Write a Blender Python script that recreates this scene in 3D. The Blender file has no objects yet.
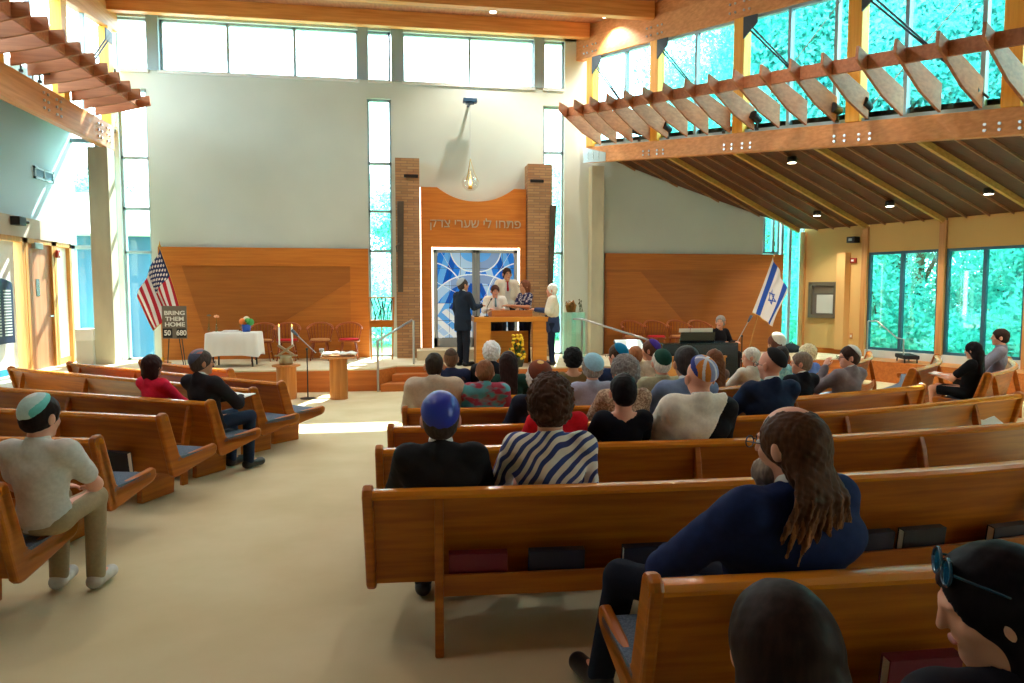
import bpy, math, random
import numpy as np
from mathutils import Vector, Matrix
random.seed(7)
rng = np.random.default_rng(11)
SC = bpy.context.scene
COL = SC.collection
PI = math.pi

# ------------------------------------------------------------------ camera model (survey of the hall)
FPX = 700.0
YAW, PIT, CAMZ = math.radians(9), math.radians(-4), 1.97
_fw = Vector((math.sin(YAW)*math.cos(PIT), math.cos(YAW)*math.cos(PIT), math.sin(PIT)))
_rt = Vector((math.cos(YAW), -math.sin(YAW), 0))
_up = _rt.cross(_fw)
CAM = Vector((0, 0, CAMZ))
SLOPE = .0208
def ray(x, y): return _fw + _rt*((x-512)/FPX) - _up*((y-341.5)/FPX)
def floor_z(Y): return .20 - SLOPE*(min(Y, 13.0)-3.4)
def at_z(x, y, z):
    r = ray(x, y); return CAM + r*((z-CAMZ)/r.z)
def at_y(x, y, Y):
    r = ray(x, y); return CAM + r*(Y/r.y)
def at_floor(x, y, h=0.0):
    r = ray(x, y); t = (.2+h+SLOPE*3.4-CAMZ)/(r.z+SLOPE*r.y); return CAM + r*t
def at_plane(x, y, p, n):
    r = ray(x, y); return CAM + r*((Vector(p)-CAM).dot(n)/r.dot(n))

# ------------------------------------------------------------------ materials
def lin(c):
    return tuple(((v/255)/12.92 if v/255 <= .04045 else ((v/255+.055)/1.055)**2.4) for v in c)
MATS = {}
def mat(name, rgb, rough=.6, metal=0, spec=.5, emit=0, emit_rgb=None, sheen=0):
    if name in MATS: return MATS[name]
    m = bpy.data.materials.new(name); m.use_nodes = True
    b = m.node_tree.nodes['Principled BSDF']
    b.inputs['Base Color'].default_value = (*lin(rgb), 1)
    b.inputs['Roughness'].default_value = rough
    b.inputs['Metallic'].default_value = metal
    b.inputs['Specular IOR Level'].default_value = spec
    if emit:
        b.inputs['Emission Color'].default_value = (*lin(emit_rgb or rgb), 1)
        b.inputs['Emission Strength'].default_value = emit
    if sheen: b.inputs['Sheen Weight'].default_value = sheen
    MATS[name] = m
    return m
def nodes_of(m): return m.node_tree.nodes, m.node_tree.links, m.node_tree.nodes['Principled BSDF']
def noisy(name, a, b, scale=(4, 4, 4), rough=.6, detail=4, spec=.4, bump=0, lo=.35, hi=.65, coord='Object'):
    """two colours mixed by stretched noise (grain, weave, mottling)"""
    if name in MATS: return MATS[name]
    m = mat(name, a, rough, spec=spec); N, L, P = nodes_of(m)
    tc = N.new('ShaderNodeTexCoord'); mp = N.new('ShaderNodeMapping'); mp.inputs['Scale'].default_value = scale
    nz = N.new('ShaderNodeTexNoise'); nz.inputs['Scale'].default_value = 1; nz.inputs['Detail'].default_value = detail
    rp = N.new('ShaderNodeValToRGB')
    rp.color_ramp.elements[0].position = lo; rp.color_ramp.elements[1].position = hi
    rp.color_ramp.elements[0].color = (*lin(a), 1); rp.color_ramp.elements[1].color = (*lin(b), 1)
    L.new(tc.outputs[coord], mp.inputs['Vector']); L.new(mp.outputs[0], nz.inputs['Vector'])
    L.new(nz.outputs['Fac'], rp.inputs['Fac']); L.new(rp.outputs[0], P.inputs['Base Color'])
    if bump:
        bp = N.new('ShaderNodeBump'); bp.inputs['Strength'].default_value = bump; bp.inputs['Distance'].default_value = .01
        L.new(nz.outputs['Fac'], bp.inputs['Height']); L.new(bp.outputs[0], P.inputs['Normal'])
    return m
def wood(name, a, b, axis='x', rough=.4, spec=.4):
    s = {'x': (1.2, 22, 22), 'y': (22, 1.2, 22), 'z': (22, 22, 1.2)}[axis]
    return noisy(name, a, b, s, rough, 5, spec)
def glass_mat(name, tint, gloss=.025):
    if name in MATS: return MATS[name]
    m = bpy.data.materials.new(name); m.use_nodes = True
    N, L = m.node_tree.nodes, m.node_tree.links; N.clear()
    o = N.new('ShaderNodeOutputMaterial'); mx = N.new('ShaderNodeMixShader'); t = N.new('ShaderNodeBsdfTransparent')
    g = N.new('ShaderNodeBsdfGlossy'); g.inputs['Roughness'].default_value = .02
    t.inputs[0].default_value = (*tint, 1); mx.inputs[0].default_value = gloss
    L.new(t.outputs[0], mx.inputs[1]); L.new(g.outputs[0], mx.inputs[2]); L.new(mx.outputs[0], o.inputs[0])
    MATS[name] = m
    return m

# ------------------------------------------------------------------ mesh building
class MB:
    def __init__(s): s.v, s.f, s.m = [], [], []
    def add(s, vs, fs, mi=0):
        b = len(s.v); s.v += [tuple(v) for v in vs]; s.f += [tuple(b+i for i in f) for f in fs]; s.m += [mi]*len(fs); return s
    def box(s, lo, hi, M=None, mi=0):
        x0, y0, z0 = lo; x1, y1, z1 = hi
        vs = [Vector(p) for p in ((x0,y0,z0),(x1,y0,z0),(x1,y1,z0),(x0,y1,z0),(x0,y0,z1),(x1,y0,z1),(x1,y1,z1),(x0,y1,z1))]
        if M is not None: vs = [M @ v for v in vs]
        return s.add(vs, [(0,3,2,1),(4,5,6,7),(0,1,5,4),(1,2,6,5),(2,3,7,6),(3,0,4,7)], mi)
    def prism(s, poly, a, b, mi=0):
        """poly: list of Vectors (one planar cap); a, b: offset vectors of the two caps"""
        n = len(poly); a, b = Vector(a), Vector(b)
        vs = [Vector(p)+a for p in poly]+[Vector(p)+b for p in poly]
        fs = [tuple(range(n-1, -1, -1)), tuple(range(n, 2*n))]+[(i, (i+1) % n, n+(i+1) % n, n+i) for i in range(n)]
        return s.add(vs, fs, mi)
    def beam(s, p, q, w, h, up=(0, 0, 1), mi=0):
        """rectangular bar from p to q, w across, h along up"""
        p, q = Vector(p), Vector(q); d = (q-p).normalized(); up = Vector(up)
        sd = d.cross(up).normalized(); u = sd.cross(d).normalized()
        c = [sd*(w/2)*i+u*(h/2)*j for i, j in ((-1,-1),(1,-1),(1,1),(-1,1))]
        vs = [p+k for k in c]+[q+k for k in c]
        return s.add(vs, [(3,2,1,0),(4,5,6,7),(0,1,5,4),(1,2,6,5),(2,3,7,6),(3,0,4,7)], mi)
    def tube(s, pts, r, n=10, mi=0, cap=True):
        pts = [Vector(p) for p in pts]; k = len(pts)
        rs = r if isinstance(r, (list, tuple)) else [r]*k
        vs, fs = [], []; ref = None
        for i, p in enumerate(pts):
            d = (pts[min(i+1, k-1)]-pts[max(i-1, 0)]).normalized()
            if ref is None: ref = Vector((0, 0, 1)) if abs(d.z) < .9 else Vector((1, 0, 0))
            a = d.cross(ref).normalized(); b = a.cross(d).normalized(); ref = b
            vs += [p+(a*math.cos(2*PI*j/n)+b*math.sin(2*PI*j/n))*rs[i] for j in range(n)]
        for i in range(k-1):
            fs += [(i*n+j, i*n+(j+1) % n, (i+1)*n+(j+1) % n, (i+1)*n+j) for j in range(n)]
        if cap: fs += [tuple(range(n-1, -1, -1)), tuple((k-1)*n+j for j in range(n))]
        return s.add(vs, fs, mi)
    def lathe(s, prof, c=(0, 0, 0), n=20, mi=0, M=None):
        c = Vector(c); vs, fs = [], []; k = len(prof)
        for r, z in prof: vs += [Vector((r*math.cos(2*PI*j/n), r*math.sin(2*PI*j/n), z)) for j in range(n)]
        if M is not None: vs = [M @ v for v in vs]
        vs = [v+c for v in vs]
        for i in range(k-1): fs += [(i*n+j, i*n+(j+1) % n, (i+1)*n+(j+1) % n, (i+1)*n+j) for j in range(n)]
        if prof[0][0] > 1e-4: fs.append(tuple(range(n-1, -1, -1)))
        if prof[-1][0] > 1e-4: fs.append(tuple((k-1)*n+j for j in range(n)))
        return s.add(vs, fs, mi)
    def sphere(s, c, r, n=12, mi=0):
        r = r if isinstance(r, (list, tuple)) else (r, r, r); m = max(4, n//2); vs, fs = [], []
        for i in range(m+1):
            t = PI*i/m
            vs += [(c[0]+r[0]*math.sin(t)*math.cos(2*PI*j/n), c[1]+r[1]*math.sin(t)*math.sin(2*PI*j/n), c[2]-r[2]*math.cos(t)) for j in range(n)]
        for i in range(m): fs += [(i*n+j, i*n+(j+1) % n, (i+1)*n+(j+1) % n, (i+1)*n+j) for j in range(n)]
        return s.add(vs, fs, mi)
    def sweep(s, path, prof, mi=0, up=Vector((0, 0, 1)), cap=True):
        """prof: (u, z) points; u along the horizontal normal 'front' of the path; path: list of Vectors (floor points)"""
        k, n = len(path), len(prof); vs, fs = [], []
        for i, p in enumerate(path):
            d = (path[min(i+1, k-1)]-path[max(i-1, 0)]); d.z = 0; d.normalize()
            nn = Vector((-d.y, d.x, 0))
            vs += [Vector(p)+nn*u+up*z for u, z in prof]
        for i in range(k-1): fs += [(i*n+j, (i+1)*n+j, (i+1)*n+(j+1) % n, i*n+(j+1) % n) for j in range(n)]
        if cap: fs += [tuple(range(n)), tuple((k-1)*n+j for j in range(n-1, -1, -1))]
        return s.add(vs, fs, mi)
    def build(s, name, mats, parent=None, smooth=False, bevel=0, kind=None, auto=None):
        me = bpy.data.meshes.new(name); me.from_pydata(s.v, [], s.f)
        for m in (mats if isinstance(mats, (list, tuple)) else [mats]): me.materials.append(m)
        if any(s.m): me.polygons.foreach_set('material_index', s.m)
        import bmesh
        b = bmesh.new(); b.from_mesh(me); bmesh.ops.recalc_face_normals(b, faces=b.faces); b.to_mesh(me); b.free()
        if smooth: me.polygons.foreach_set('use_smooth', [True]*len(me.polygons))
        if auto:
            me.polygons.foreach_set('use_smooth', [True]*len(me.polygons)); me.set_sharp_from_angle(angle=auto)
        o = bpy.data.objects.new(name, me); COL.objects.link(o)
        if parent: o.parent = parent
        if bevel:
            md = o.modifiers.new('edge', 'BEVEL'); md.width = bevel; md.segments = 2; md.limit_method = 'ANGLE'; md.angle_limit = .6
        if kind: o['kind'] = kind
        return o
def tag(o, label, cat, group=None, kind=None):
    o['label'] = label; o['category'] = cat
    if group: o['group'] = group
    if kind: o['kind'] = kind
    return o
def thing(name, label, cat, loc=(0, 0, 0), rz=0, group=None):
    o = bpy.data.objects.new(name, None); COL.objects.link(o); o.empty_display_size = .1
    o.location = loc; o.rotation_euler = (0, 0, rz)
    return tag(o, label, cat, group)
def struct(name, loc=(0, 0, 0), rz=0):
    o = bpy.data.objects.new(name, None); COL.objects.link(o); o.empty_display_size = .1
    o.location = loc; o.rotation_euler = (0, 0, rz); o['kind'] = 'structure'; return o
def dup(o, label=None, loc=None, rz=None, group=None):
    def cp(s, parent):
        c = s.copy(); COL.objects.link(c)
        if parent: c.parent = parent
        for ch in list(s.children): cp(ch, c)
        return c
    r = cp(o, None)
    if label: r['label'] = label
    if loc is not None: r.location = loc
    if rz is not None: r.rotation_euler = (0, 0, rz)
    if group: r['group'] = group
    return r
def text_mesh(s, size, mat_, parent=None, name='lettering', M=None, ext=.004, align='CENTER', bold=0, sx=1.0):
    c = bpy.data.curves.new(name, 'FONT'); c.body = s; c.size = size; c.extrude = ext; c.align_x = align; c.align_y = 'CENTER'; c.offset = bold
    t = bpy.data.objects.new(name+'_tmp', c); COL.objects.link(t)
    me = bpy.data.meshes.new_from_object(t.evaluated_get(bpy.context.evaluated_depsgraph_get()))
    bpy.data.objects.remove(t); bpy.data.curves.remove(c)
    me.materials.clear(); me.materials.append(mat_)
    me.transform(Matrix.Diagonal((sx, 1, 1, 1)))
    if M is not None: me.transform(M)
    me.name = name
    o = bpy.data.objects.new(name, me); COL.objects.link(o)
    if parent: o.parent = parent
    return o
RX90 = Matrix.Rotation(PI/2, 4, 'X')
M_wall = noisy('wall_plaster', (208, 218, 214), (200, 210, 206), (.6, .6, .6), .85, 3, .2)
M_wallblue = noisy('wall_paint', (188, 216, 232), (180, 209, 226), (.6, .6, .6), .7, 3, .3)
M_beige = noisy('beige_paint', (222, 184, 118), (214, 176, 112), (.6, .6, .6), .8, 3, .2)
M_conc = noisy('concrete', (204, 200, 176), (186, 182, 160), (3, 3, 1), .85, 6, .2, .1)
M_carpet = noisy('carpet', (217, 201, 164), (205, 187, 147), (1.6, 1.6, 1.6), .95, 9, .1, .12, .3, .7)
M_stage = noisy('stage_carpet', (220, 206, 176), (212, 196, 164), (2, 2, 2), .95, 8, .1, .05)
M_oak = noisy('oak_orange', (188, 106, 22), (158, 82, 13), (1.6, 1.6, 26), .36, 5, .4)
M_oakz = wood('oak_orange_upright', (208, 126, 38), (184, 102, 26), 'z', .36)
M_oakcap = wood('oak_cap', (222, 136, 34), (202, 114, 24), 'x', .25, .6)
M_panelA = wood('panel_wood_light', (204, 124, 42), (188, 108, 34), 'x', .5)
M_panelB = wood('panel_wood_dark', (170, 102, 36), (156, 90, 30), 'x', .5)
M_panelC = wood('panel_wood_mid', (192, 116, 40), (176, 102, 34), 'x', .5)
M_lect = wood('lectern_wood', (226, 148, 46), (206, 126, 34), 'x', .42)
M_ark = wood('ark_wood', (214, 130, 50), (198, 112, 40), 'x', .42)
M_glulam = wood('glulam', (226, 158, 92), (206, 134, 72), 'x', .5)
M_glulamy = wood('glulam_y', (222, 152, 92), (202, 130, 72), 'y', .5)
M_glulamz = wood('glulam_post', (246, 178, 66), (232, 160, 52), 'z', .5)
M_fin = wood('fin_wood', (182, 116, 78), (160, 98, 64), 'x', .6)
M_ceil = wood('ceiling_wood', (186, 128, 92), (164, 108, 78), 'y', .6)
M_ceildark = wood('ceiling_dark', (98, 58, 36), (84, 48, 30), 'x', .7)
M_rib = wood('ceiling_rib', (176, 128, 92), (156, 110, 76), 'x', .6)
M_rafter = wood('rafter_yellow', (206, 164, 84), (186, 144, 70), 'x', .6)
M_post = wood('window_post', (204, 150, 90), (184, 128, 72), 'z', .5)
M_door = wood('door_wood', (186, 128, 92), (172, 114, 80), 'z', .5)
M_jamb = wood('jamb_wood', (196, 142, 74), (176, 122, 58), 'z', .5)
M_riser = wood('riser_wood', (198, 116, 48), (178, 98, 38), 'x', .45)
M_frameg = mat('frame_grey', (150, 172, 184), .45, .1)
M_framed = mat('frame_dark', (58, 96, 112), .4, .3)
M_framew = mat('frame_white', (222, 230, 232), .5)
M_steel = mat('steel', (176, 180, 182), .32, .9)
M_bolt = mat('bolt', (206, 206, 206), .3, .9)
M_black = mat('black', (18, 18, 20), .45)
M_blacksoft = mat('black_cloth', (20, 21, 26), .9)
M_glass = glass_mat('window_glass', (.93, 1.0, .985))
M_glassteal = glass_mat('teal_glass', (.62, 1.0, .95), .07)
M_glassclere = glass_mat('clerestory_glass', (.72, .985, 1.0))
M_case = glass_mat('case_glass', (.88, .985, .965), .05)
M_led = mat('led_strip', (255, 246, 220), .5, emit=3.0)
M_lampglow = mat('lamp_glow', (255, 240, 205), .5, emit=14)
M_flame = mat('flame', (255, 196, 90), .5, emit=10)
M_brass = mat('brass', (200, 150, 60), .3, 1)
M_bronze = noisy('bronze', (96, 82, 66), (74, 62, 50), (6, 6, 2), .5, 4)
M_white = mat('white_cloth', (238, 238, 234), .85)
M_paper = mat('paper', (240, 238, 230), .8)
M_rod = mat('brace_rod', (52, 60, 70), .5, .1)
M_grey = mat('door_frame_grey', (152, 158, 160), .45, .2)
M_cush = noisy('seat_fabric', (112, 126, 142), (84, 98, 116), (140, 140, 140), .95, 2, .1)
# brick with mortar, upright courses
def brick_mat():
    m = mat('brick', (170, 120, 80), .9); N, L, P = nodes_of(m)
    tc = N.new('ShaderNodeTexCoord'); sp = N.new('ShaderNodeSeparateXYZ'); ad = N.new('ShaderNodeMath'); ad.operation = 'ADD'
    cb = N.new('ShaderNodeCombineXYZ'); br = N.new('ShaderNodeTexBrick')
    br.inputs['Color1'].default_value = (*lin((186, 142, 100)), 1); br.inputs['Color2'].default_value = (*lin((160, 116, 80)), 1)
    br.inputs['Mortar'].default_value = (*lin((140, 112, 86)), 1); br.inputs['Scale'].default_value = 1
    br.inputs['Brick Width'].default_value = .28; br.inputs['Row Height'].default_value = .062; br.inputs['Mortar Size'].default_value = .008
    L.new(tc.outputs['Object'], sp.inputs[0]); L.new(sp.outputs[0], ad.inputs[0]); L.new(sp.outputs[1], ad.inputs[1])
    L.new(ad.outputs[0], cb.inputs[0]); L.new(sp.outputs[2], cb.inputs[1]); L.new(cb.outputs[0], br.inputs['Vector'])
    L.new(br.outputs[0], P.inputs['Base Color']); return m
M_brick = brick_mat()
# ================================================================== the hall
mat('blocker_brown', (92, 60, 40), .7)  # dark so the added rear panels bounce little light
YW, STZ = 16.8, .45
def FX(px, y=200): return at_y(px, y, YW).x
def FZ(py, x=300): return at_y(x, py, YW).z
AX = at_y(588, 163, 16.5)                         # far lower corner of the wing beam
_d = -ray(60, 197); DV = _d/math.hypot(_d.x, _d.y)  # beam direction towards the back of the hall, falling with the roof
DH = Vector((DV.x, DV.y, 0)); NH = Vector((-DV.y, DV.x, 0))   # NH points out to the wing windows
def BP(s, z=0.0, out=0.0): return AX + DV*s + Vector((0, 0, z)) + NH*out
WB = Vector((10.3, YW, 0)); WD = Vector((.375, -.927, 0)); WN = Vector((.927, .375, 0))
WZ = 3.52
def WP(t, z=0.0, out=0.0): return WB + WD*t + Vector((0, 0, z)) + WN*out
def wing_t(px, y=290):
    p = at_plane(px, y, WB, WN); return (p-WB).dot(WD)
SB = 20.0                                         # the hall runs on behind the photographer
# ---- floor
b = MB(); ys = [-4, 3.4, 8, 13, 17]
xs = [-7.2, 22]
vs = [(x, y, floor_z(y)) for y in ys for x in xs]
b.add(vs, [(2*i, 2*i+1, 2*i+3, 2*i+2) for i in range(4)])
b.build('floor', M_carpet, kind='structure')
# ---- raised stage and side walkways: one slab along the front
S0 = Vector((-.47, 14.2)); 
stage_poly = [(-7.1, 17), (-7.1, 14.25), (-.47, 14.2), (-.12, 14.72), (1.0, 14.72), (1.0, 13.95), (4.3, 13.95), (6.0, 14.3), (9.0, 14.75), (11.2, 14.75), (11.0, 15.2), (10.4, 17)]
b = MB(); b.prism([Vector((x, y, 0)) for x, y in stage_poly], (0, 0, -.2), (0, 0, STZ-.03)); b.build('stage_floor', M_riser, kind='structure')
b = MB(); b.prism([Vector((x, y, 0)) for x, y in stage_poly], (0, 0, STZ-.03), (0, 0, STZ)); b.build('stage_floor_carpet', M_stage, kind='structure')
b = MB(); b.box((-7.1, -4, -.1), (-6.0, 14.25, STZ)); b.build('floor_walkway', mat('tile', (206, 204, 190), .5), kind='structure')
# steps let into the stage edge
b = MB(); b.prism([Vector(p) for p in ((-.42, 14.06, 0), (1.0, 14.06, 0), (1.0, 14.72, 0), (-.12, 14.72, 0))], (0, 0, -.1), (0, 0, .15)); b.build('floor_step', M_riser, kind='structure', bevel=.01)
b = MB(); b.prism([Vector(p) for p in ((-.2, 14.4, 0), (1.0, 14.4, 0), (1.0, 14.72, 0), (-.12, 14.72, 0))], (0, 0, .15), (0, 0, .30)); b.build('floor_step', M_riser, kind='structure', bevel=.01)

# ---- front wall, cut round its windows
xc, x0, x1 = FX(117), FX(121), FX(150)
m0, m1 = FX(368), FX(392); r0, r1 = FX(543), FX(564)
zs, zt = FZ(77), FZ(26)                # clerestory row over the front wall
zb0, zb1 = FZ(86, 392), FZ(99, 392)
ZTOP = 8.6
W = MB()
def wb(xa, xb, za, zc, d=.25): W.box((xa, YW, za), (xb, YW+d, zc))
wb(x1, m0, 0, zs); wb(m1, r0, 0, zs)
wb(-7.3, FX(588), zt, ZTOP)
wb(xc, x1, zb1, zs-.0); wb(m0, m1, zb1-.0, zs); wb(r0, r1, zb1, zs)
wb(x0-.09, x0, 0, zt)
wb(r1, FX(588), 0, ZTOP)
# wing part of the front wall below its sloping ceiling
wb(FX(588), FX(764), 0, 3.0)
W.prism([Vector((FX(588), YW, 3.0)), Vector((FX(764), YW, 3.0)), Vector((FX(764), YW, 4.3)), Vector((FX(588), YW, 5.6))], (0, 0, 0), (0, .25, 0))
wb(FX(764), FX(781), 0, 2.95)
W.build('wall_front', M_wall, kind='structure')

def window(n, x0, x1, z0, z1, Y, vmull=(), hmull=(), fw=.05, fm=M_frameg, gm=M_glass):
    w = struct('window_%d' % n)
    f = MB()
    f.box((x0, Y-.02, z0), (x0+fw, Y+.08, z1)).box((x1-fw, Y-.02, z0), (x1, Y+.08, z1)).box((x0, Y-.02, z0), (x1, Y+.08, z0+fw)).box((x0, Y-.02, z1-fw), (x1, Y+.08, z1))
    for x in vmull: f.box((x-fw*.6, Y-.02, z0), (x+fw*.6, Y+.08, z1))
    for z in hmull: f.box((x0, Y-.02, z-fw*.6), (x1, Y+.08, z+fw*.6))
    f.build('frame', fm, w)
    g = MB(); g.box((x0+.01, Y+.03, z0+.01), (x1-.01, Y+.04, z1-.01)); g.build('pane', gm, w)
    return w
YG = YW+.1
window(1, FX(72, 300), xc, STZ, 6.9, YG, [FX(97)], [FZ(247, 90), FZ(140, 90)], .07)
window(2, x0, x1, STZ, zb1, YG, [], [FZ(157, 130), FZ(208, 130), FZ(252, 130)], .05)
window(3, xc+.05, FX(147, 40), zs, zt, YG)
window(4, FX(159, 40), FX(358, 60), zs, zt, YG, [FX(227, 50), FX(294, 50)], [], .05)
window(5, m0, m1, zs, zt, YG); window(6, m0, m1, STZ, zb1, YG, [], [FZ(163, 380), FZ(211, 380), FZ(251, 380)], .05)
window(7, FX(402, 60), FX(535, 65), zs, zt, YG, [FX(470, 65)], [], .05)
window(8, r0, r1, zs, zt, YG); window(9, r0, r1, STZ, zb1, YG, [], [FZ(152, 550), FZ(253, 550)], .05)
P = MB()
for a, c in ((147, 159), (358, 368), (391, 403), (534, 544)): P.box((FX(a, 50), YW-.04, zs), (FX(c, 50), YW+.25, zt+.3))
P.build('wall_front_piers', M_frameg, kind='structure')
P = MB()
for a, c in ((119, 147), (159, 358), (369, 391), (403, 534), (544, 563)): P.box((FX(a, 60)-.03, YW-.05, zs-.06), (FX(c, 60)+.03, YW+.02, zs))
P.build('trim_1', M_framew, kind='structure')
# wing corner windows beside the flag
window(10, FX(765, 240), FX(781, 240), 2.97, 4.25, YG, [FX(775, 240)], [], .05, M_frameg, M_glassteal)
window(11, FX(782, 290), 10.32, STZ, 4.1, YG, [FX(791, 290)], [], .06, M_frameg, M_glassteal)

# ---- wood wainscot of folded planes beside the ark
def wainscot(name, xa, xb, za, zc, folds, kind='structure'):
    p = struct(name)
    for pts, y, m in folds:
        q = MB(); q.prism([Vector((x, YW-y, z)) for x, z in pts], (0, 0, 0), (0, y-.002, 0)); q.build('panel', m, p)
    return p
def fp(px, py): return (FX(px, py), FZ(py, px))
zt1 = FZ(248, 265)
xa, xb = FX(161, 300), FX(369, 300)
wainscot('wall_wainscot_left', xa, xb, STZ, zt1, [
    ([(xa, STZ), (xb, STZ), (xb, zt1), (xa, zt1)], .06, M_panelC),
    ([(xa, FZ(266, 265)), (xb, FZ(266, 265)), (xb, zt1), (xa, zt1)], .10, M_panelA),
    ([fp(182, 264), fp(206, 335), fp(262, 335), fp(366, 272), fp(366, 265)], .075, M_panelB),
    ([(FX(366, 300)-.35, STZ), (xb, STZ), (xb, zt1-.3), (FX(366, 300)-.35, zt1-.3)], .08, M_panelA)])
zt2 = FZ(254, 690); xa, xb = FX(604, 300), FX(781, 300)
wainscot('wall_wainscot_right', xa, xb, STZ, zt2, [
    ([(xa, STZ), (xb, STZ), (xb, zt2), (xa, zt2)], .06, M_panelB),
    ([(xa, FZ(270, 690)), (xb, FZ(270, 690)), (xb, zt2), (xa, zt2)], .075, M_panelC),
    ([fp(606, 272), fp(640, 272), fp(690, 330), fp(606, 335)], .07, M_panelC)])

# ---- column where the wing beam lands, and its lit reveal
b = MB(); b.box((FX(588, 250), YW-.32, STZ), (FX(600, 250), YW-.001, 5.0)); b.build('column_right', M_conc, kind='structure', bevel=.01)
b = MB(); b.box((-6.42, 16.0, STZ), (-6.03, 16.38, 5.0)); b.build('column_left', M_conc, kind='structure', bevel=.01)

# ---- wing: glulam beam, clerestory over it, upper beam
def zb(s): return BP(s).z
def bar_on(s0, s1, za, zc, w=.16, m=M_glulam, name='ceiling_beam'):
    q = MB(); q.prism([BP(s0, za), BP(s1, za), BP(s1, zc), BP(s0, zc)], NH*(-w/2), NH*(w/2)); return q
bm = struct('beam_wing')
bar_on(-.05, SB, 0, .36).build('timber', M_glulamy, bm, bevel=.012)
pl = MB(); pl.prism([BP(-.07, 0), BP(.75, 0), BP(.75, .2), BP(-.07, .36)], NH*-.088, NH*-.082); pl.build('end_plate', M_steel, bm)
bo = MB()
for s in (2.29, 4.49, 6.74, 8.95):
    for ds in (-.3, -.12, .12, .3):
        for z in (.08, .16): 
            p = BP(s+ds, z); bo.tube([p-NH*.082, p-NH*.10], .022, 8)
for k in range(3): 
    for ds in (.1, .3, .5): p = BP(ds, .08+.07*k); bo.tube([p-NH*.088, p-NH*.10], .018, 8)
bo.build('bolt', M_bolt, bm)
ub = struct('beam_clerestory')
UB0 = 2.42
bar_on(-.75, SB, UB0, UB0+.5, .18).build('timber', M_glulamy, ub, bevel=.012)
bo = MB()
for s in (.16, 2.29, 4.49, 6.74, 8.95):
    for ds in (-.22, -.1, .1, .22):
        for z in (.12, .28): p = BP(s+ds, UB0+z); bo.tube([p-NH*.09, p-NH*.11], .022, 8)
bo.build('bolt', M_bolt, ub)
PS = [.16, 2.29, 4.49, 6.74, 8.95, 11.15, 13.35, 15.55]
for s in PS:
    q = MB(); q.prism([BP(s-.12, .36), BP(s+.12, .36), BP(s+.12, UB0), BP(s-.12, UB0)], NH*-.1, NH*.1)
    q.build('column_clerestory', M_glulamz, kind='structure', bevel=.01)
n = 12
ML = [[1.32], [3.39], [5.51, 6.38], [7.52, 8.57], [10.1], [12.2], [14.4], [17, 18.5]]
ends = PS[1:]+[SB]
for i, s in enumerate(PS):
    e = ends[i]; w = struct('window_%d' % n); n += 1
    f = MB(); k = .03
    for a in ML[i]: f.prism([BP(a-k, .36), BP(a+k, .36), BP(a+k, UB0), BP(a-k, UB0)], NH*-.03, NH*.07)
    f.prism([BP(s+.12, .36), BP(e-.12, .36), BP(e-.12, .42), BP(s+.12, .42)], NH*-.03, NH*.07)
    f.prism([BP(s+.12, UB0-.05), BP(e-.12, UB0-.05), BP(e-.12, UB0), BP(s+.12, UB0)], NH*-.03, NH*.07)
    f.build('frame', M_frameg, w)
    if s > 13: MB().prism([BP(s, .36), BP(e, .36), BP(e, UB0), BP(s, UB0)], NH*.05, NH*.12).build('blocker_right_upper', MATS['blocker_brown'], kind='structure')  # unseen panel added over the rear bays to cut sky light from behind
    g = MB(); g.prism([BP(s+.1, .38), BP(e-.1, .38), BP(e-.1, UB0-.01), BP(s+.1, UB0-.01)], NH*.02, NH*.03); g.build('pane', M_glassclere, w)
# steel brace rods inside the clerestory bays
for i in range(5):
    s, e = PS[i], ends[i]
    t = thing('brace_rod', ['dark steel twin brace rod in the clerestory bay beside the white front wall', 'dark steel twin brace rod in the second clerestory bay from the front wall', 'dark steel brace rod in the third clerestory bay from the front wall', 'thin steel cross brace in the fourth clerestory bay, before leafy trees', 'thin steel cross brace in the clerestory bay nearest the camera'][i], 'brace rod', BP(s+.15, UB0-.1), 0, 'brace rods of the clerestory')
    o = BP(s+.15, UB0-.1)
    for dz in (0, .09):
        q = MB(); q.tube([BP(s+.2, UB0-.12-dz, -.12)-o, BP(e-.25, .5, -.12)-o], .016, 8); q.build('rod', M_rod, t)
    q = MB(); q.prism([BP(s+.12, UB0-.02, -.12)-o, BP(s+.42, UB0-.02, -.12)-o, BP(s+.42, UB0-.16, -.12)-o, BP(s+.12, UB0-.4, -.12)-o], NH*-.012, NH*.012); q.build('gusset_plate', M_rod, t)
    q = MB(); q.tube([BP(e-.2, UB0-.12, -.12)-o, BP(s+.25, .5, -.12)-o], .009, 6); q.build('counter_rod', M_steel, t)

bar_on(-.75, SB, UB0+.5, UB0+1.0, .10).build('trim_3', M_glulamy, kind='structure')
# ---- sun-shade trellis of tapered boards
def trellis(name, label, org, along, n, sp, first, outv, L, rise, back, hz, mfin, drop=.42):
    t = thing(name, label, 'trellis', org)
    up = lambda z: Vector((0, 0, z))
    for i in range(n):
        p = along*(first+sp*i)
        q = MB()
        sl = rise/L
        poly = [p-outv*back+up(.0), p+outv*(L*.5)+up((rise-.19)*drop), p+outv*L+up(rise-.19), p+outv*(L-.02)+up(rise), p-outv*back+up(hz-.02)]
        q.prism(poly, along*-.022, along*.022); q.build('slat', mfin, t, bevel=.006)
    q = MB(); o1 = outv*(L-.26); k_ = (L-.26)/L; zt_ = (hz-.02)*(1-k_)+rise*k_; z0, z1 = up(zt_-.20), up(zt_-.005)
    e0, e1 = along*(first-.1), along*(first+sp*(n-1)+.3)
    q.prism([e0+o1+z0, e1+o1+z0, e1+o1+z1, e0+o1+z1], outv*-.025, outv*.025); q.build('edge_board', mfin, t)
    return t
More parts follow.
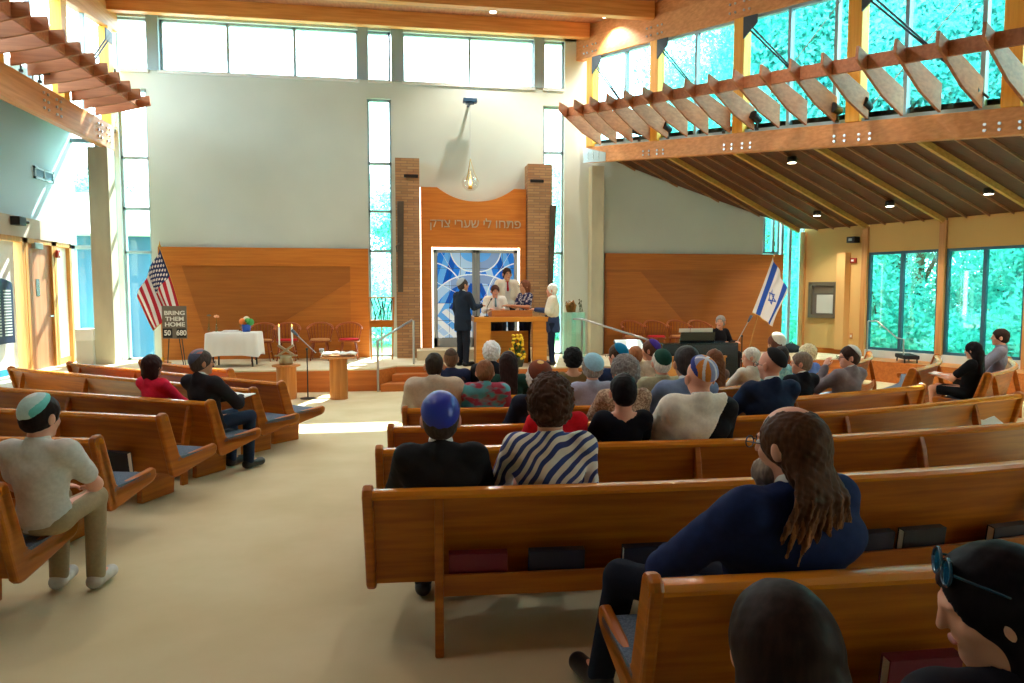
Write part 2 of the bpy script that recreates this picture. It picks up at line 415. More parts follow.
tr = trellis('sunshade_trellis', 'long wooden slat trellis jutting from the beam under the clerestory windows', BP(0, .37), DV, 24, .533, .61, -NH, 1.32, .80, -.12, .42, M_fin, .34)

# ---- wing ceiling
def seg(s):
    p = BP(s, .34, .02); 
    # perpendicular run to the window wall
    d = NH; t = (WB-p).dot(WN)/d.dot(WN); q = p+d*t; q.z = WZ
    if q.y > YW and p.y < YW:
        k = (YW-p.y)/(q.y-p.y); q = p.lerp(q, k)
    elif p.y >= YW: return None
    return p, q
S = [3.76-.4405*8+.4405*x for x in range(-1, 46)]
S = [max(0, v) for v in S if v > -.45]
SG = [(s, seg(s)) for s in S if seg(s)]
b = MB(); vs = []
for s, (p, q) in SG: vs += [p+Vector((0, 0, .05)), q+Vector((0, 0, .05))]
k = len(SG); b.add(vs, [(2*i, 2*i+1, 2*i+3, 2*i+2) for i in range(k-1)])
b.add([v+Vector((0, 0, .12)) for v in vs], [(2*i, 2*i+2, 2*i+3, 2*i+1) for i in range(k-1)])
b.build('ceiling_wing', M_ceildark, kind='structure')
rb, rf = MB(), MB()
for i, (s, (p, q)) in enumerate(SG):
    dn = Vector((0, 0, -.01))
    if s > 1.8 and (round((s-3.76)/.4405) % 4) == 0: rf.beam(p+dn, q+dn, .06, .11)
    else: rb.beam(p+Vector((0, 0, .03)), q+Vector((0, 0, .03)), .02, .05)
rb.build('ceiling_wing_ribs', M_rib, kind='structure'); rf.build('ceiling_wing_rafters', M_rafter, kind='structure')
def wing_hit(px, py):
    r = ray(px, py); lo = 4.0
    for i in range(2000):
        p = CAM+r*(lo+i*.01); w = (p-AX).dot(NH)
        if w < 0: continue
        s = (p-AX).dot(DH); g = seg(max(s, 0))
        if not g: continue
        k = max(0, min(1, (p-g[0]).dot(NH)/max(1e-6, (g[1]-g[0]).dot(NH)))); 
        if p.z > g[0].z+(g[1].z-g[0].z)*k: return p
    return p

# ---- wing window wall
t_post = [0, wing_t(865), wing_t(942), wing_t(1030), wing_t(1030)+1.7, wing_t(1030)+3.6, wing_t(1030)+5.6, 15.5, 19]
for t in t_post:
    q = MB(); q.prism([WP(t-.07), WP(t+.07), WP(t+.07, WZ), WP(t-.07, WZ)], WN*-.08, WN*.1); q.build('column_wing', M_post, kind='structure', bevel=.008)
zh, zl = at_plane(900, 251, WB, WN).z, .62
b = MB(); b.prism([WP(0), WP(t_post[1]), WP(t_post[1], WZ+.1), WP(0, WZ+.1)], (0, 0, 0), WN*.15); b.build('wall_right', M_beige, kind='structure')
for i in range(1, len(t_post)-1):
    a, c = t_post[i]+.06, t_post[i+1]-.06
    b = MB(); b.prism([WP(a, zh), WP(c, zh), WP(c, WZ+.1), WP(a, WZ+.1)], (0, 0, 0), WN*.15); b.build('wall_right_header', M_beige, kind='structure')
    b = MB(); b.prism([WP(a), WP(c), WP(c, zl), WP(a, zl)], WN*-.05, WN*.15); b.build('wall_right_sill', M_wall, kind='structure')
    if i >= 6: MB().prism([WP(a), WP(c), WP(c, zh), WP(a, zh)], WN*.1, WN*.2).build('blocker_right_rear', MATS['blocker_brown'], kind='structure')  # rear windows shut by an added panel, keeping daylight off the pew backs
    w = struct('window_%d' % n); n += 1
    f = MB(); mid = a+(c-a)*(.49 if i == 1 else .5)
    for u in (a+.03, mid, c-.03): f.prism([WP(u-.035, zl), WP(u+.035, zl), WP(u+.035, zh), WP(u-.035, zh)], WN*.0, WN*.09)
    for z in (zl+.03, zh-.03): f.prism([WP(a, z-.03), WP(c, z-.03), WP(c, z+.03), WP(a, z+.03)], WN*.0, WN*.09)
    f.build('frame', M_framed, w)
    g = MB(); g.prism([WP(a, zl), WP(c, zl), WP(c, zh), WP(a, zh)], WN*.04, WN*.05); g.build('pane', M_glassteal, w)
b = MB(); b.prism([WP(0), WP(t_post[1]), WP(t_post[1], STZ+.13), WP(0, STZ+.13)], WN*-.02, WN*0); b.build('baseboard_right', M_oak, kind='structure')
# right walkway at stage height with wooden riser
b = MB(); b.prism([WP(2.0, 0, -.9), WP(19, 0, -.9), WP(19, 0), WP(2.0, 0)], (0, 0, -.2), (0, 0, STZ)); b.build('floor_walkway_right', M_riser, kind='structure')

# ---- left side wall with doors, beam and trellis
XL = -7.1
def LW(px, py): return at_plane(px, py, (XL, 0, 0), (1, 0, 0))
zbtm = 3.0
yd = [LW(18, 300).y, LW(25, 300).y, LW(28, 300).y, LW(54, 300).y, LW(66, 300).y, LW(72, 300).y]
zd = LW(40, 240).z; zband = LW(40, 221).z
print('left wall', [round(v, 2) for v in yd], zd, zband)
b = MB(); b.box((XL-.2, -4, zd), (XL, YW+.1, 6.3)); b.build('wall_left', M_wallblue, kind='structure')
b = MB(); b.box((XL-.02, -4, zd), (XL+.05, YW-.25, zband)); b.build('trim_2', mat('soffit_paint', (190, 176, 160), .7), kind='structure')
b = MB(); b.box((XL-.2, -4, STZ-.4), (XL, yd[0]-1.3, zd)); b.build('wall_left_lower', M_wall, kind='structure')
def door(i, ya, yb, leaf, nm):
    d = struct('door_%d' % i)
    f = MB(); f.box((XL-.15, ya, STZ), (XL+.04, ya+.09, zd)).box((XL-.15, yb-.09, STZ), (XL+.04, yb, zd)).box((XL-.15, ya, zd-.09), (XL+.04, yb, zd)); f.build('frame', M_jamb, d)
    return d
d = door(1, yd[0]-1.3, yd[1], None, '')
g = MB(); g.box((XL-.06, yd[0]-1.2, STZ+.12), (XL-.04, yd[0], zd-.1)); g.build('leaf', M_white, d)
d = door(2, yd[1]+.02, yd[3], None, '')
g = MB(); g.box((XL-.07, yd[1]+.11, STZ+.01), (XL-.01, yd[3]-.09, zd-.1)); g.build('leaf', M_door, d, bevel=.005)
yy = LW(39, 300).y; g = MB(); g.box((XL-.012, yy-.07, LW(39, 296).z), (XL-.004, yy+.07, LW(39, 279).z)); g.build('vision_panel', mat('vision', (70, 56, 48), .2), d)
yy = LW(50.5, 316).y; g = MB(); p = LW(50.5, 316); g.tube([(XL-.02, p.y, p.z), (XL+.06, p.y, p.z)], .02, 8).tube([(XL+.05, p.y, p.z), (XL+.05, p.y-.12, p.z)], .012, 8); g.build('handle', M_steel, d)
p = LW(36, 246); g = MB(); g.box((XL-.01, p.y-.16, p.z-.06), (XL+.06, p.y+.16, p.z+.06)); g.build('door_closer', mat('closer', (150, 160, 160), .4, .4), d, bevel=.01)
d = door(3, yd[3]+.02, yd[5]-.02, None, '')
g = MB(); g.box((XL-.06, yd[3]+.1, STZ+.1), (XL-.04, yd[5]-.1, zd-.1)); g.build('leaf', M_white, d)
g = MB(); g.box((XL-.04, yd[3]+.1, STZ), (XL-.01, yd[5]-.1, STZ+.14)); g.build('kick_rail', M_jamb, d)
LBX = -6.03; LZ = 5.0
lb = struct('beam_left')
q = MB(); q.box((LBX-.16, -4, LZ), (LBX, 16.42, LZ+.52)); q.build('timber', M_glulamy, lb, bevel=.012)
bo = MB()
for Y in (15.9, 13.7, 11.6, 9.5):
    for dy in (-.3, -.15, .15, .3):
        for z in (.14, .27, .4): bo.tube([(LBX, Y+dy, LZ+z), (LBX+.025, Y+dy, LZ+z)], .025, 8)
bo.build('bolt', M_bolt, lb)
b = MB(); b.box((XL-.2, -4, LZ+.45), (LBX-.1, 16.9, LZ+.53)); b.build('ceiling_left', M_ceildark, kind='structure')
trl = trellis('sunshade_trellis', 'wooden slat trellis above the doors along the side wall', Vector((LBX, 15.5, LZ+.53)), Vector((0, -1, 0)), 20, .52, 0, Vector((1, 0, 0)), 1.05, .42, -.01, .36, M_fin)
def lz(Y, z0=7.62): return z0-.12*(16.77-Y)
ul = struct('beam_clerestory_left')
q = MB(); q.prism([Vector((LBX, 16.85, lz(16.85))), Vector((LBX, -4, lz(-4))), Vector((LBX, -4, lz(-4)+.5)), Vector((LBX, 16.85, lz(16.85)+.5))], (-.18, 0, 0), (0, 0, 0)); q.build('timber', M_glulamy, ul, bevel=.012)
for Y in (16.4, 14.3, 12.1, 9.9, 7.7, 5.5, 3.3, 1.1):
    q = MB(); q.prism([Vector((LBX-.2, Y-.11, LZ+.5)), Vector((LBX-.2, Y+.11, LZ+.5)), Vector((LBX-.2, Y+.11, lz(Y+.11))), Vector((LBX-.2, Y-.11, lz(Y-.11)))], (0, 0, 0), (.2, 0, 0)); q.build('column_clerestory', M_glulamz, kind='structure')
w = struct('window_%d' % n); n += 1
f = MB()
for Y in (15.3, 13.2, 11.0, 8.8): f.box((LBX-.14, Y-.03, LZ+.5), (LBX-.06, Y+.03, lz(Y)))
f.build('frame', M_frameg, w)
g = MB(); g.prism([Vector((LBX-.11, -3.9, LZ+.5)), Vector((LBX-.11, 16.8, LZ+.5)), Vector((LBX-.11, 16.8, lz(16.8))), Vector((LBX-.11, -3.9, lz(-3.9)))], (0, 0, 0), (.01, 0, 0)); g.build('pane', M_glass, w)
MB().box((LBX-.2, -4, LZ+.5), (LBX-.12, 5.5, lz(-4)+.9)).build('blocker_left_upper', MATS['blocker_brown'], kind='structure')  # out-of-view panel added over the rear clerestory to block its light
t = thing('brace_rod', 'blue-grey twin brace rod in the clerestory above the side doors', 'brace rod', (LBX+.05, 16.3, 7.4))
for dz in (0, .09):
    q = MB(); q.tube([(0, -.05, -dz), (0, -1.75, -1.5-dz)], .018, 8); q.build('rod', M_rod, t)
q = MB(); q.box((-.012, -.28, -.2), (.012, .06, .04)); q.build('gusset_plate', M_rod, t)

q = MB(); q.prism([Vector((LBX, 16.85, lz(16.85)+.5)), Vector((LBX, -4, lz(-4)+.5)), Vector((LBX, -4, lz(-4)+1)), Vector((LBX, 16.85, lz(16.85)+1))], (-.14, 0, 0), (-.04, 0, 0)); q.build('trim_4', M_glulamy, kind='structure')
# ---- main roof: boarded ceiling following the beams, purlins across
def rz(Y): return at_y(590, 39, 16.35).z + .34 - .12*(16.35-Y)
def beam_x(Y): s = (AX.y-Y)/-DV.y; return BP(s).x
b = MB()
vs = []
for Y in (17.05, 12, 6, 0, -4): vs += [Vector((LBX-.3, Y, rz(Y))), Vector((beam_x(Y)+.3, Y, rz(Y)))]
b.add(vs, [(2*i, 2*i+1, 2*i+3, 2*i+2) for i in range(4)]); b.add([v+Vector((0, 0, .2)) for v in vs], [(2*i, 2*i+2, 2*i+3, 2*i+1) for i in range(4)])
b.build('ceiling', M_ceil, kind='structure')
print('roof', rz(16.35), BP(.16, UB0+.5).z, lz(16.77)+.5)
for Y in (16.35, 14.4, 12.38, 10.3, 8.3, 6.3, 4.3, 2.3, .3):
    q = MB(); q.prism([Vector((LBX-.1, Y-.09, rz(Y)-.34)), Vector((LBX-.1, Y+.09, rz(Y)-.34)), Vector((LBX-.1, Y+.09, rz(Y)+.05)), Vector((LBX-.1, Y-.09, rz(Y)+.05))], (0, 0, 0), (beam_x(Y)-LBX, 0, 0))
    q.build('ceiling_beam', M_glulam, kind='structure', bevel=.012)
# ---- back and far side of the hall, behind the photographer
b = MB(); b.box((-7.3, -4.2, -.1), (23, -4, 9)); b.build('wall_back', M_wall, kind='structure')
# ================================================================== pews
PH = .80
def bez(pts):                                     # smooth path through surveyed points, kept on the floor
    out = []
    n = len(pts)
    for i in range(n-1):
        p0, p1, p2, p3 = pts[max(i-1, 0)], pts[i], pts[i+1], pts[min(i+2, n-1)]
        for k in range(4):
            t = k/4
            out.append(tuple(.5*((2*p1[j])+(-p0[j]+p2[j])*t+(2*p0[j]-5*p1[j]+4*p2[j]-p3[j])*t*t+(-p0[j]+3*p1[j]-3*p2[j]+p3[j])*t**3) for j in (0, 1)))
    out.append(tuple(pts[-1])); return out
def along(path, d):
    for a, b in zip(path, path[1:]):
        l = (b-a).length
        if d <= l: 
            t = (b-a).normalized(); return a+t*d, t
        d -= l
    t = (path[-1]-path[-2]).normalized(); return path[-1]+t*d, t
def plen(path): return sum((b-a).length for a, b in zip(path, path[1:]))
BACK = [(-.005, .775), (.03, .785), (.155, .30), (.115, .29)]
CAP = [(-.035, .765), (-.045, .785), (-.035, .805), (-.01, .812), (.02, .808), (.045, .79), (.045, .765)]
SEAT = [(.13, .36), (.56, .36), (.575, .375), (.575, .395), (.12, .395)]
CUSH = [(.135, .397), (.555, .397), (.562, .415), (.55, .432), (.15, .432), (.13, .42)]
ENDP = [(-.055, .79), (-.045, .82), (-.01, .835), (.03, .83), (.05, .81), (.165, .445), (.20, .425), (.60, .455), (.63, .44), (.635, .40), (.62, .365), (.58, .345), (.14, .265), (.10, .265), (.075, .29)]
RACKF = [(-.075, .305), (-.055, .305), (-.055, .395), (-.075, .395)]
RACKB = [(-.075, .29), (.115, .29), (.115, .305), (-.075, .305)]
PEWS = {}
def pew(key, pts, label, group, posts=None, ped=True, rack=True, smooth=True, ends=(True, True), m=None, post_gap=1.75, first_post=.37):
    P2 = bez(pts) if smooth and len(pts) > 2 else pts
    o0 = Vector((P2[0][0], P2[0][1], floor_z(P2[0][1])))
    path = [Vector((x, y, floor_z(y)))-o0 for x, y in P2]
    L = plen(path)
    t = thing('pew', label, 'pew', o0, 0, group)
    mo = m or M_oak
    MB().sweep(path, BACK).build('backrest', mo, t)
    MB().sweep(path, CAP).build('cap_rail', M_oakcap, t, auto=.8)
    MB().sweep(path, SEAT).build('seat', mo, t)
    MB().sweep(path, CUSH).build('cushion', M_cush, t, auto=.8)
    for k, e in ((0, ends[0]), (1, ends[1])):
        if not e: continue
        d = .0 if k == 0 else L
        p, tg = along(path, d); tg = Vector((tg.x, tg.y, 0)).normalized(); nn = Vector((-tg.y, tg.x, 0))
        q = MB(); poly = [p+nn*u+Vector((0, 0, z)) for u, z in ENDP]
        q.prism(poly, tg*(0 if k == 0 else -.05), tg*(.05 if k == 0 else 0)); q.build('end_panel', mo, t, bevel=.014)
    if posts is None: posts = [first_post+post_gap*i for i in range(8) if first_post+post_gap*i < L-.25]
    for d in posts:
        p, tg = along(path, d); tg = Vector((tg.x, tg.y, 0)).normalized(); nn = Vector((-tg.y, tg.x, 0))
        q = MB(); poly = [p+nn*u+Vector((0, 0, z)) for u, z in ((.0, .76), (.02, .76), (.02, .60), (-.045, .28), (-.05, 0), (-.115, 0), (-.11, .30), (-.03, .68))]
        q.prism(poly, tg*-.022, tg*.022); q.build('leg', mo, t, bevel=.008)
    if ped:
        for d in ([.42, L-.42] if ped is True else ped):
            p, tg = along(path, d); tg = Vector((tg.x, tg.y, 0)).normalized(); nn = Vector((-tg.y, tg.x, 0))
            q = MB(); poly = [p+nn*u+Vector((0, 0, z)) for u, z in ((.14, .0), (.52, .0), (.545, .36), (.16, .36))]
            q.prism(poly, tg*-.03, tg*.03); q.build('pedestal', mo, t, bevel=.006)
    if rack and len(posts) > 1:
        a, c = posts[0], posts[-1]
        N = max(2, int((c-a)/.4)); sub = [along(path, a+(c-a)*i/N)[0] for i in range(N+1)]
        q = MB(); q.sweep(sub, RACKF).sweep(sub, RACKB); q.build('book_rack', mo, t)
    PEWS[key] = (o0, path, L)
    return t
def ctr(k, cpx):   # point on pew k's back line seen at pixel column cpx
    o, path, L = PEWS[k]
    best = None
    for i in range(401):
        p, tg = along(path, L*i/400); w = o+p
        d = w-CAM; x = 512+FPX*d.dot(_rt)/d.dot(_fw)
        if best is None or abs(x-cpx) < best[0]: best = (abs(x-cpx), w, tg)
    tg = Vector((best[2].x, best[2].y, 0)).normalized()
    return best[1], tg, Vector((-tg.y, tg.x, 0))
GR, GL, GW = 'pews of the main block', 'pews of the side block by the doors', 'curved pews by the windows'
pew('R0', [(.775, 2.12), (2.4, 2.08), (4.5, 2.2)], 'oak pew closest to the camera, in front of the two dark-haired women', GR, ped=False)
pew('R1', [(-.195, 3.43), (1.2, 3.35), (2.6, 3.36), (3.6, 3.46), (5.0, 3.68)], 'oak pew behind the royal blue skullcap and the zebra-striped top', GR, ped=False)
pew('R2', [(-.17, 4.44), (1.56, 4.39), (2.9, 4.38), (4.7, 4.60), (5.6, 4.8)], 'oak pew behind the scoop-neck black top and the white shawl', GR, ped=False)
pew('R3', [(-.11, 5.26), (.74, 5.22), (2.71, 5.27), (4.2, 5.5), (6.16, 6.12)], 'oak pew behind the brown skullcap and the beige patterned blouse', GR)
pew('R4', [(0, 6.2), (1.4, 6.08), (2.94, 6.16), (3.75, 6.3), (5.77, 6.97)], 'oak pew behind the beige prayer shawl and the pink and teal shawl', GR)
pew('R5', [(.35, 7.02), (1.13, 6.95), (2.4, 7.02), (3.43, 7.21), (5.1, 7.85)], 'oak pew behind the dark green top and the teal skullcap', GR)
pew('R6', [(.55, 7.8), (1.6, 7.76), (2.7, 7.82), (3.76, 8.01), (5.0, 8.45)], 'oak pew at the front of the main block, before the steps', GR)
pew('L1', [(-3.6, 4.0), (-1.98, 3.8)], 'oak pew nearest the camera on the doors side, under the boy in the polo shirt', GL, smooth=False)
pew('L2', [(-4.4, 5.72), (-2.05, 5.12)], 'oak pew just before the boy in the polo shirt', GL, smooth=False)
pew('L3', [(-4.9, 7.46), (-1.94, 6.1)], 'oak pew with a navy book in its rack, two before the polo shirt', GL, smooth=False)
pew('L4', [(-5.3, 9.2), (-1.78, 6.95)], 'oak pew under the woman in red and the man in a dark suit', GL, smooth=False)
pew('L5', [(-5.85, 11.6), (-1.6, 7.98)], 'long oak pew one row before the man in the dark suit', GL, smooth=False)
pew('L6', [(-5.4, 12.45), (-1.4, 8.58)], 'oak pew second from the stage, its cushioned end beside the sunlit strip', GL, smooth=False)
pew('L7', [(-4.4, 12.75), (-2.42, 10.5)], 'short pale oak pew nearest the stage, before the white table', GL, smooth=False)
pew('A', [(6.75, 9.75), (8.0, 10.95), (8.9, 12.2)], 'curved pew farthest along the window aisle, beside the railing', GW, smooth=True)
pew('B', [(7.03, 8.72), (8.4, 9.85), (9.6, 11.3)], 'empty curved pew one before the woman in the black dress', GW)
pew('C', [(7.5, 7.95), (8.9, 8.95), (10.2, 10.4)], 'curved pew under the woman in the black dress and the man in grey', GW)
# prayer books in the racks
def book_at(key, cpx, rgb, label, w=.27, h=.185, th=.05, group='prayer books in the pew racks', lean=.12):
    c, tg, nn = ctr(key, cpx)
    t = thing('prayer_book', label, 'book', c+nn*-.012+Vector((0, 0, .311)), math.atan2(tg.y, tg.x), group)
    R = Matrix.Rotation(lean, 4, 'X')
    MB().box((-w/2, -th/2, 0), (w/2, -th/2+.006, h), R).box((-w/2, th/2-.006, 0), (w/2, th/2, h), R).box((-w/2, -th/2, h-.006), (w/2, th/2, h), R).build('cover', mat('cover_%d_%d_%d' % rgb, rgb, .45), t, bevel=.003)
    MB().box((-w/2+.006, -th/2+.006, .004), (w/2-.006, th/2-.006, h-.006), R).build('pages', M_paper, t)
NV, MR, BK = (26, 32, 60), (110, 14, 40), (22, 24, 40)
book_at('R1', 477, MR, 'maroon prayer book in the rack behind the royal blue skullcap', .29)
book_at('R1', 555, NV, 'navy prayer book in the rack behind the striped top', .28)
book_at('R1', 642, NV, 'navy prayer book in the rack at the long-haired man\'s elbow', .24)
book_at('R1', 866, NV, 'dark prayer book in the rack just past the long-haired man\'s shoulder', .22)
book_at('R1', 914, BK, 'dark prayer book with pale pages showing, in the rack past the long-haired man')
book_at('R1', 1000, BK, 'dark prayer book lying at the far end of the nearest visible rack', .26, .15)
book_at('R0', 908, MR, 'maroon prayer book in the rack between the two dark-haired women', .27, .21)
book_at('R2', 895, BK, 'dark prayer book in the empty second row, near the rack post', .26, .15)
book_at('R2', 940, BK, 'dark prayer book in the empty second row, middle of three', .26, .15)
book_at('R2', 1010, (96, 20, 40), 'maroon prayer book at the window end of the second row rack', .3, .15)
book_at('L3', 122, BK, 'dark navy book in the rack of the pew before the boy')
c, tg, nn = ctr('R3', 985)
t = thing('open_booklet', 'white open booklet lying over the rack of the empty window-side pew', 'book', c+nn*-.05+Vector((0, 0, .50)), math.atan2(tg.y, tg.x))
for sx, nm in ((-1, 'page'), (1, 'page')):
    q = MB(); q.prism([Vector((0, 0, 0)), Vector((sx*.17, -.01, .03)), Vector((sx*.17, .09, .1)), Vector((0, .09, .07))], (0, 0, 0), (0, 0, .008)); q.build(nm, M_paper, t)
# ================================================================== outdoors
M_leaf = mat('leaf', (70, 150, 96), .6)
def leaf_material(name, a, b):
    m = noisy(name, a, b, (1.2, 1.2, 1.2), .55, 3); N, L, P = nodes_of(m)
    tr = N.new('ShaderNodeBsdfTranslucent'); mx = N.new('ShaderNodeMixShader'); mx.inputs[0].default_value = .45
    tr.inputs[0].default_value = (*lin(b), 1); o = [x for x in N if x.type == 'OUTPUT_MATERIAL'][0]
    L.new(P.outputs[0], mx.inputs[1]); L.new(tr.outputs[0], mx.inputs[2]); L.new(mx.outputs[0], o.inputs[0]); return m
M_lf = [leaf_material('leaf_teal', (50, 150, 144), (130, 216, 204)), leaf_material('leaf_green', (50, 160, 158), (150, 234, 226)), leaf_material('leaf_deep', (64, 168, 164), (150, 232, 222))]
M_bark = noisy('bark', (104, 92, 80), (80, 70, 60), (4, 4, 1), .9)
MB().box((-60, 17.3, -.6), (60, 90, -.45)).build('ground_front', mat('lawn', (120, 150, 96), .9), kind='structure')
MB().box((-60, -30, -.62), (-7.4, 17.3, -.46)).build('ground_left', mat('lawn2', (150, 160, 120), .9), kind='structure')
q = MB(); q.box((9, -30, -.7), (90, 30, -.52)); q.build('ground_right', MATS['lawn'], kind='structure')
def leaves(n, blobs, size, seed):
    g = np.random.default_rng(seed)
    B = np.array([[*b[0], b[1]] for b in blobs]); w = B[:, 3]**2; w /= w.sum()
    k = g.choice(len(B), n, p=w)
    d = g.normal(size=(n, 3)); d /= np.linalg.norm(d, axis=1)[:, None]
    r = B[k, 3]*(g.random(n)**.35); c = B[k, :3]+d*r[:, None]*np.array([1, 1, .75])
    a = g.normal(size=(n, 3)); a /= np.linalg.norm(a, axis=1)[:, None]
    b = np.cross(a, g.normal(size=(n, 3))); b /= np.linalg.norm(b, axis=1)[:, None]
    s = size*(.6+.8*g.random(n))[:, None]
    v = np.stack([c-a*s, c+b*s*.5, c+a*s, c-b*s*.5], 1).reshape(-1, 3)
    f = np.arange(4*n).reshape(n, 4)
    me = bpy.data.meshes.new('crown'); me.vertices.add(4*n); me.vertices.foreach_set('co', v.ravel())
    me.loops.add(4*n); me.loops.foreach_set('vertex_index', f.ravel()); me.polygons.add(n)
    me.polygons.foreach_set('loop_start', np.arange(0, 4*n, 4)); me.update(calc_edges=True); return me
def tree_proto(h, r, n, m, seed, size=.16, low=.25):
    g = random.Random(seed); t = thing('tree', 'x', 'tree')
    blobs = [(( (g.random()-.5)*2*r*.7, (g.random()-.5)*2*r*.7, h*(low+(1-low)*g.random()*.95)), r*(.35+.3*g.random())) for _ in range(16)]
    me = leaves(n, blobs, size, seed); me.materials.append(m); o = bpy.data.objects.new('crown', me); COL.objects.link(o); o.parent = t
    q = MB(); q.tube([(0, 0, -.3), (.1, 0, h*.35), (-.05, .1, h*.8)], [h*.022, h*.017, h*.006], 8)
    for i in range(7):
        b = blobs[i][0]; z0 = h*(.3+.06*i); q.tube([(.05, 0, z0), (b[0]*.5, b[1]*.5, (z0+b[2])/2+.2), b], [h*.010, h*.007, h*.003], 6)
    q.build('trunk', M_bark, t, smooth=True); return t
protos = [tree_proto(9.5, 3.0, 22000, M_lf[0], 3, .10), tree_proto(12, 3.4, 24000, M_lf[1], 5, .11), tree_proto(7, 2.8, 26000, M_lf[2], 8, .085, .05)]
protos.append(tree_proto(13.5, 3.9, 30000, M_lf[1], 14, .095, .42))
spots = [(13.8, 19.5, 2), (15.6, 16.2, 2), (16.2, 13.2, 2), (16.8, 9.8, 2), (17.2, 6.0, 2), (18, 22, 0), (19.5, 17.5, 1), (20.5, 13.5, 0), (21, 9, 1), (21, 4.5, 0), (24, 20, 1), (26, 15, 0), (26, 9.5, 1), (15.5, 26, 1), (21, 28, 0), (28, 24, 1), (17.0, 1.5, 2), (25, 1, 1), (29, 4, 0)]
for px_, Z_ in ((735, 27), (775, 25), (815, 24), (858, 23.5), (900, 22.5), (945, 22), (985, 21.5), (1030, 21), (1080, 19)):
    p_ = CAM+ray(px_, 292)*Z_; spots.append((p_.x, p_.y, 3))
fspots = [(-15, 38, 0), (-7, 40, 1), (-1.5, 33, 2), (1.0, 42, 0), (6, 36, 2), (10, 44, 1), (-20, 20, 2)]
names = ['teal-green leafy tree', 'tall light green tree', 'dense low dark green tree', 'very tall broad-crowned tree']
used = set()
for i, (x, y, k) in enumerate(spots+fspots):
    grp = 'trees outside the wing windows' if i < len(spots) else 'trees outside the front wall'
    lab = names[k]+(' beyond the wing and clerestory windows' if i < len(spots) else ' seen low through the narrow front windows')
    o = protos[k] if k not in used else dup(protos[k])
    used.add(k); o['label'] = lab; o['group'] = grp+(': '+names[k])
    o.location = (x, y, -.5); o.rotation_euler = (0, 0, i*1.7); s = .85+.3*random.random(); o.scale = (s, s, s)
# neighbouring pavilion roof outside the entrance glass
t = thing('pavilion', 'blue-green pavilion with a pale overhanging roof outside the entrance glass', 'building', (-10.5, 24, -.5))
MB().box((-5, -2, 0), (4.0, 2, 4.1)).build('wall', noisy('pav_wall', (30, 112, 136), (14, 70, 96), (.5, .5, .1), .6), t)
MB().box((-5.6, -3, 4.1), (4.6, 2.6, 5.2)).build('roof', mat('pav_roof', (226, 214, 220), .7), t)
# ================================================================== ark, stage furniture and fittings
def grid_cloth(name, P, nu, nv, colour, mats, parent, thick=.006):
    """P(u,v)->point; colour(u,v)->material index; a thin double-sided sheet"""
    vs = [P(i/nu, j/nv) for j in range(nv+1) for i in range(nu+1)]
    fs = [(j*(nu+1)+i, j*(nu+1)+i+1, (j+1)*(nu+1)+i+1, (j+1)*(nu+1)+i) for j in range(nv) for i in range(nu)]
    me = bpy.data.meshes.new(name); me.from_pydata([tuple(v) for v in vs], [], fs)
    for m in mats: me.materials.append(m)
    me.polygons.foreach_set('material_index', [colour((i+.5)/nu, (j+.5)/nv) for j in range(nv) for i in range(nu)])
    me.polygons.foreach_set('use_smooth', [True]*len(fs))
    o = bpy.data.objects.new(name, me); COL.objects.link(o)
    if parent: o.parent = parent
    if thick: md = o.modifiers.new('thickness', 'SOLIDIFY'); md.thickness = thick; md.offset = 0
    return o
# ---- step before the ark
b = MB(); b.box((.35, 15.75, STZ), (3.1, YW, STZ+.22)); b.build('floor_ark_step', M_stage, kind='structure')
# ---- brick pillars
YB = 16.35
for a, c, py in ((396, 420, 158), (528, 552, 164)):
    z = at_y((a+c)/2, py, YB).z
    b = MB(); b.box((at_y(a, 250, YB).x, YB, STZ), (at_y(c, 250, YB).x, YW, z)); b.build('pillar_brick', M_brick, kind='structure')
for a, y0, y1, side in ((400.5, 201, 292, 'left'), (553.5, 205, 288, 'right')):
    p0, p1 = at_y(a, y0, YB-.06), at_y(a-(0 if side == 'left' else 3), y1, YB-.06)
    t = thing('pillar_ornament', 'tall dark bronze slab fixed to the brick pillar on the %s side of the ark' % ('doors' if side == 'left' else 'windows'), 'wall ornament', p1)
    d = p0-p1
    q = MB(); q.prism([Vector((-.06, 0, 0)), Vector((.06, 0, 0)), Vector((d.x+.075, 0, d.z)), Vector((d.x-.075, 0, d.z))], (0, 0, 0), (0, .05, 0)); q.build('bronze_panel', M_bronze, t, bevel=.01)
    q = MB(); q.tube([(d.x*.6, .02, d.z*.55), (d.x*.6-.1, -.06, d.z*.5), (d.x*.6-.08, -.09, d.z*.44)], .015, 6); q.build('branch', M_bronze, t, smooth=True)
for a, y in ((411, 176), (537, 181)):
    p = at_y(a, y, YB-.1)
    t = thing('pillar_light', 'slim black lamp bar atop the brick pillar %s' % ('nearer the side doors' if a < 450 else 'nearer the flag of blue and white'), 'lamp', p)
    MB().box((-.16, -.03, -.035), (.16, .03, .035)).build('housing', M_black, t, bevel=.01); MB().box((-.03, .03, -.02), (.03, .099, .02)).build('bracket', M_black, t)
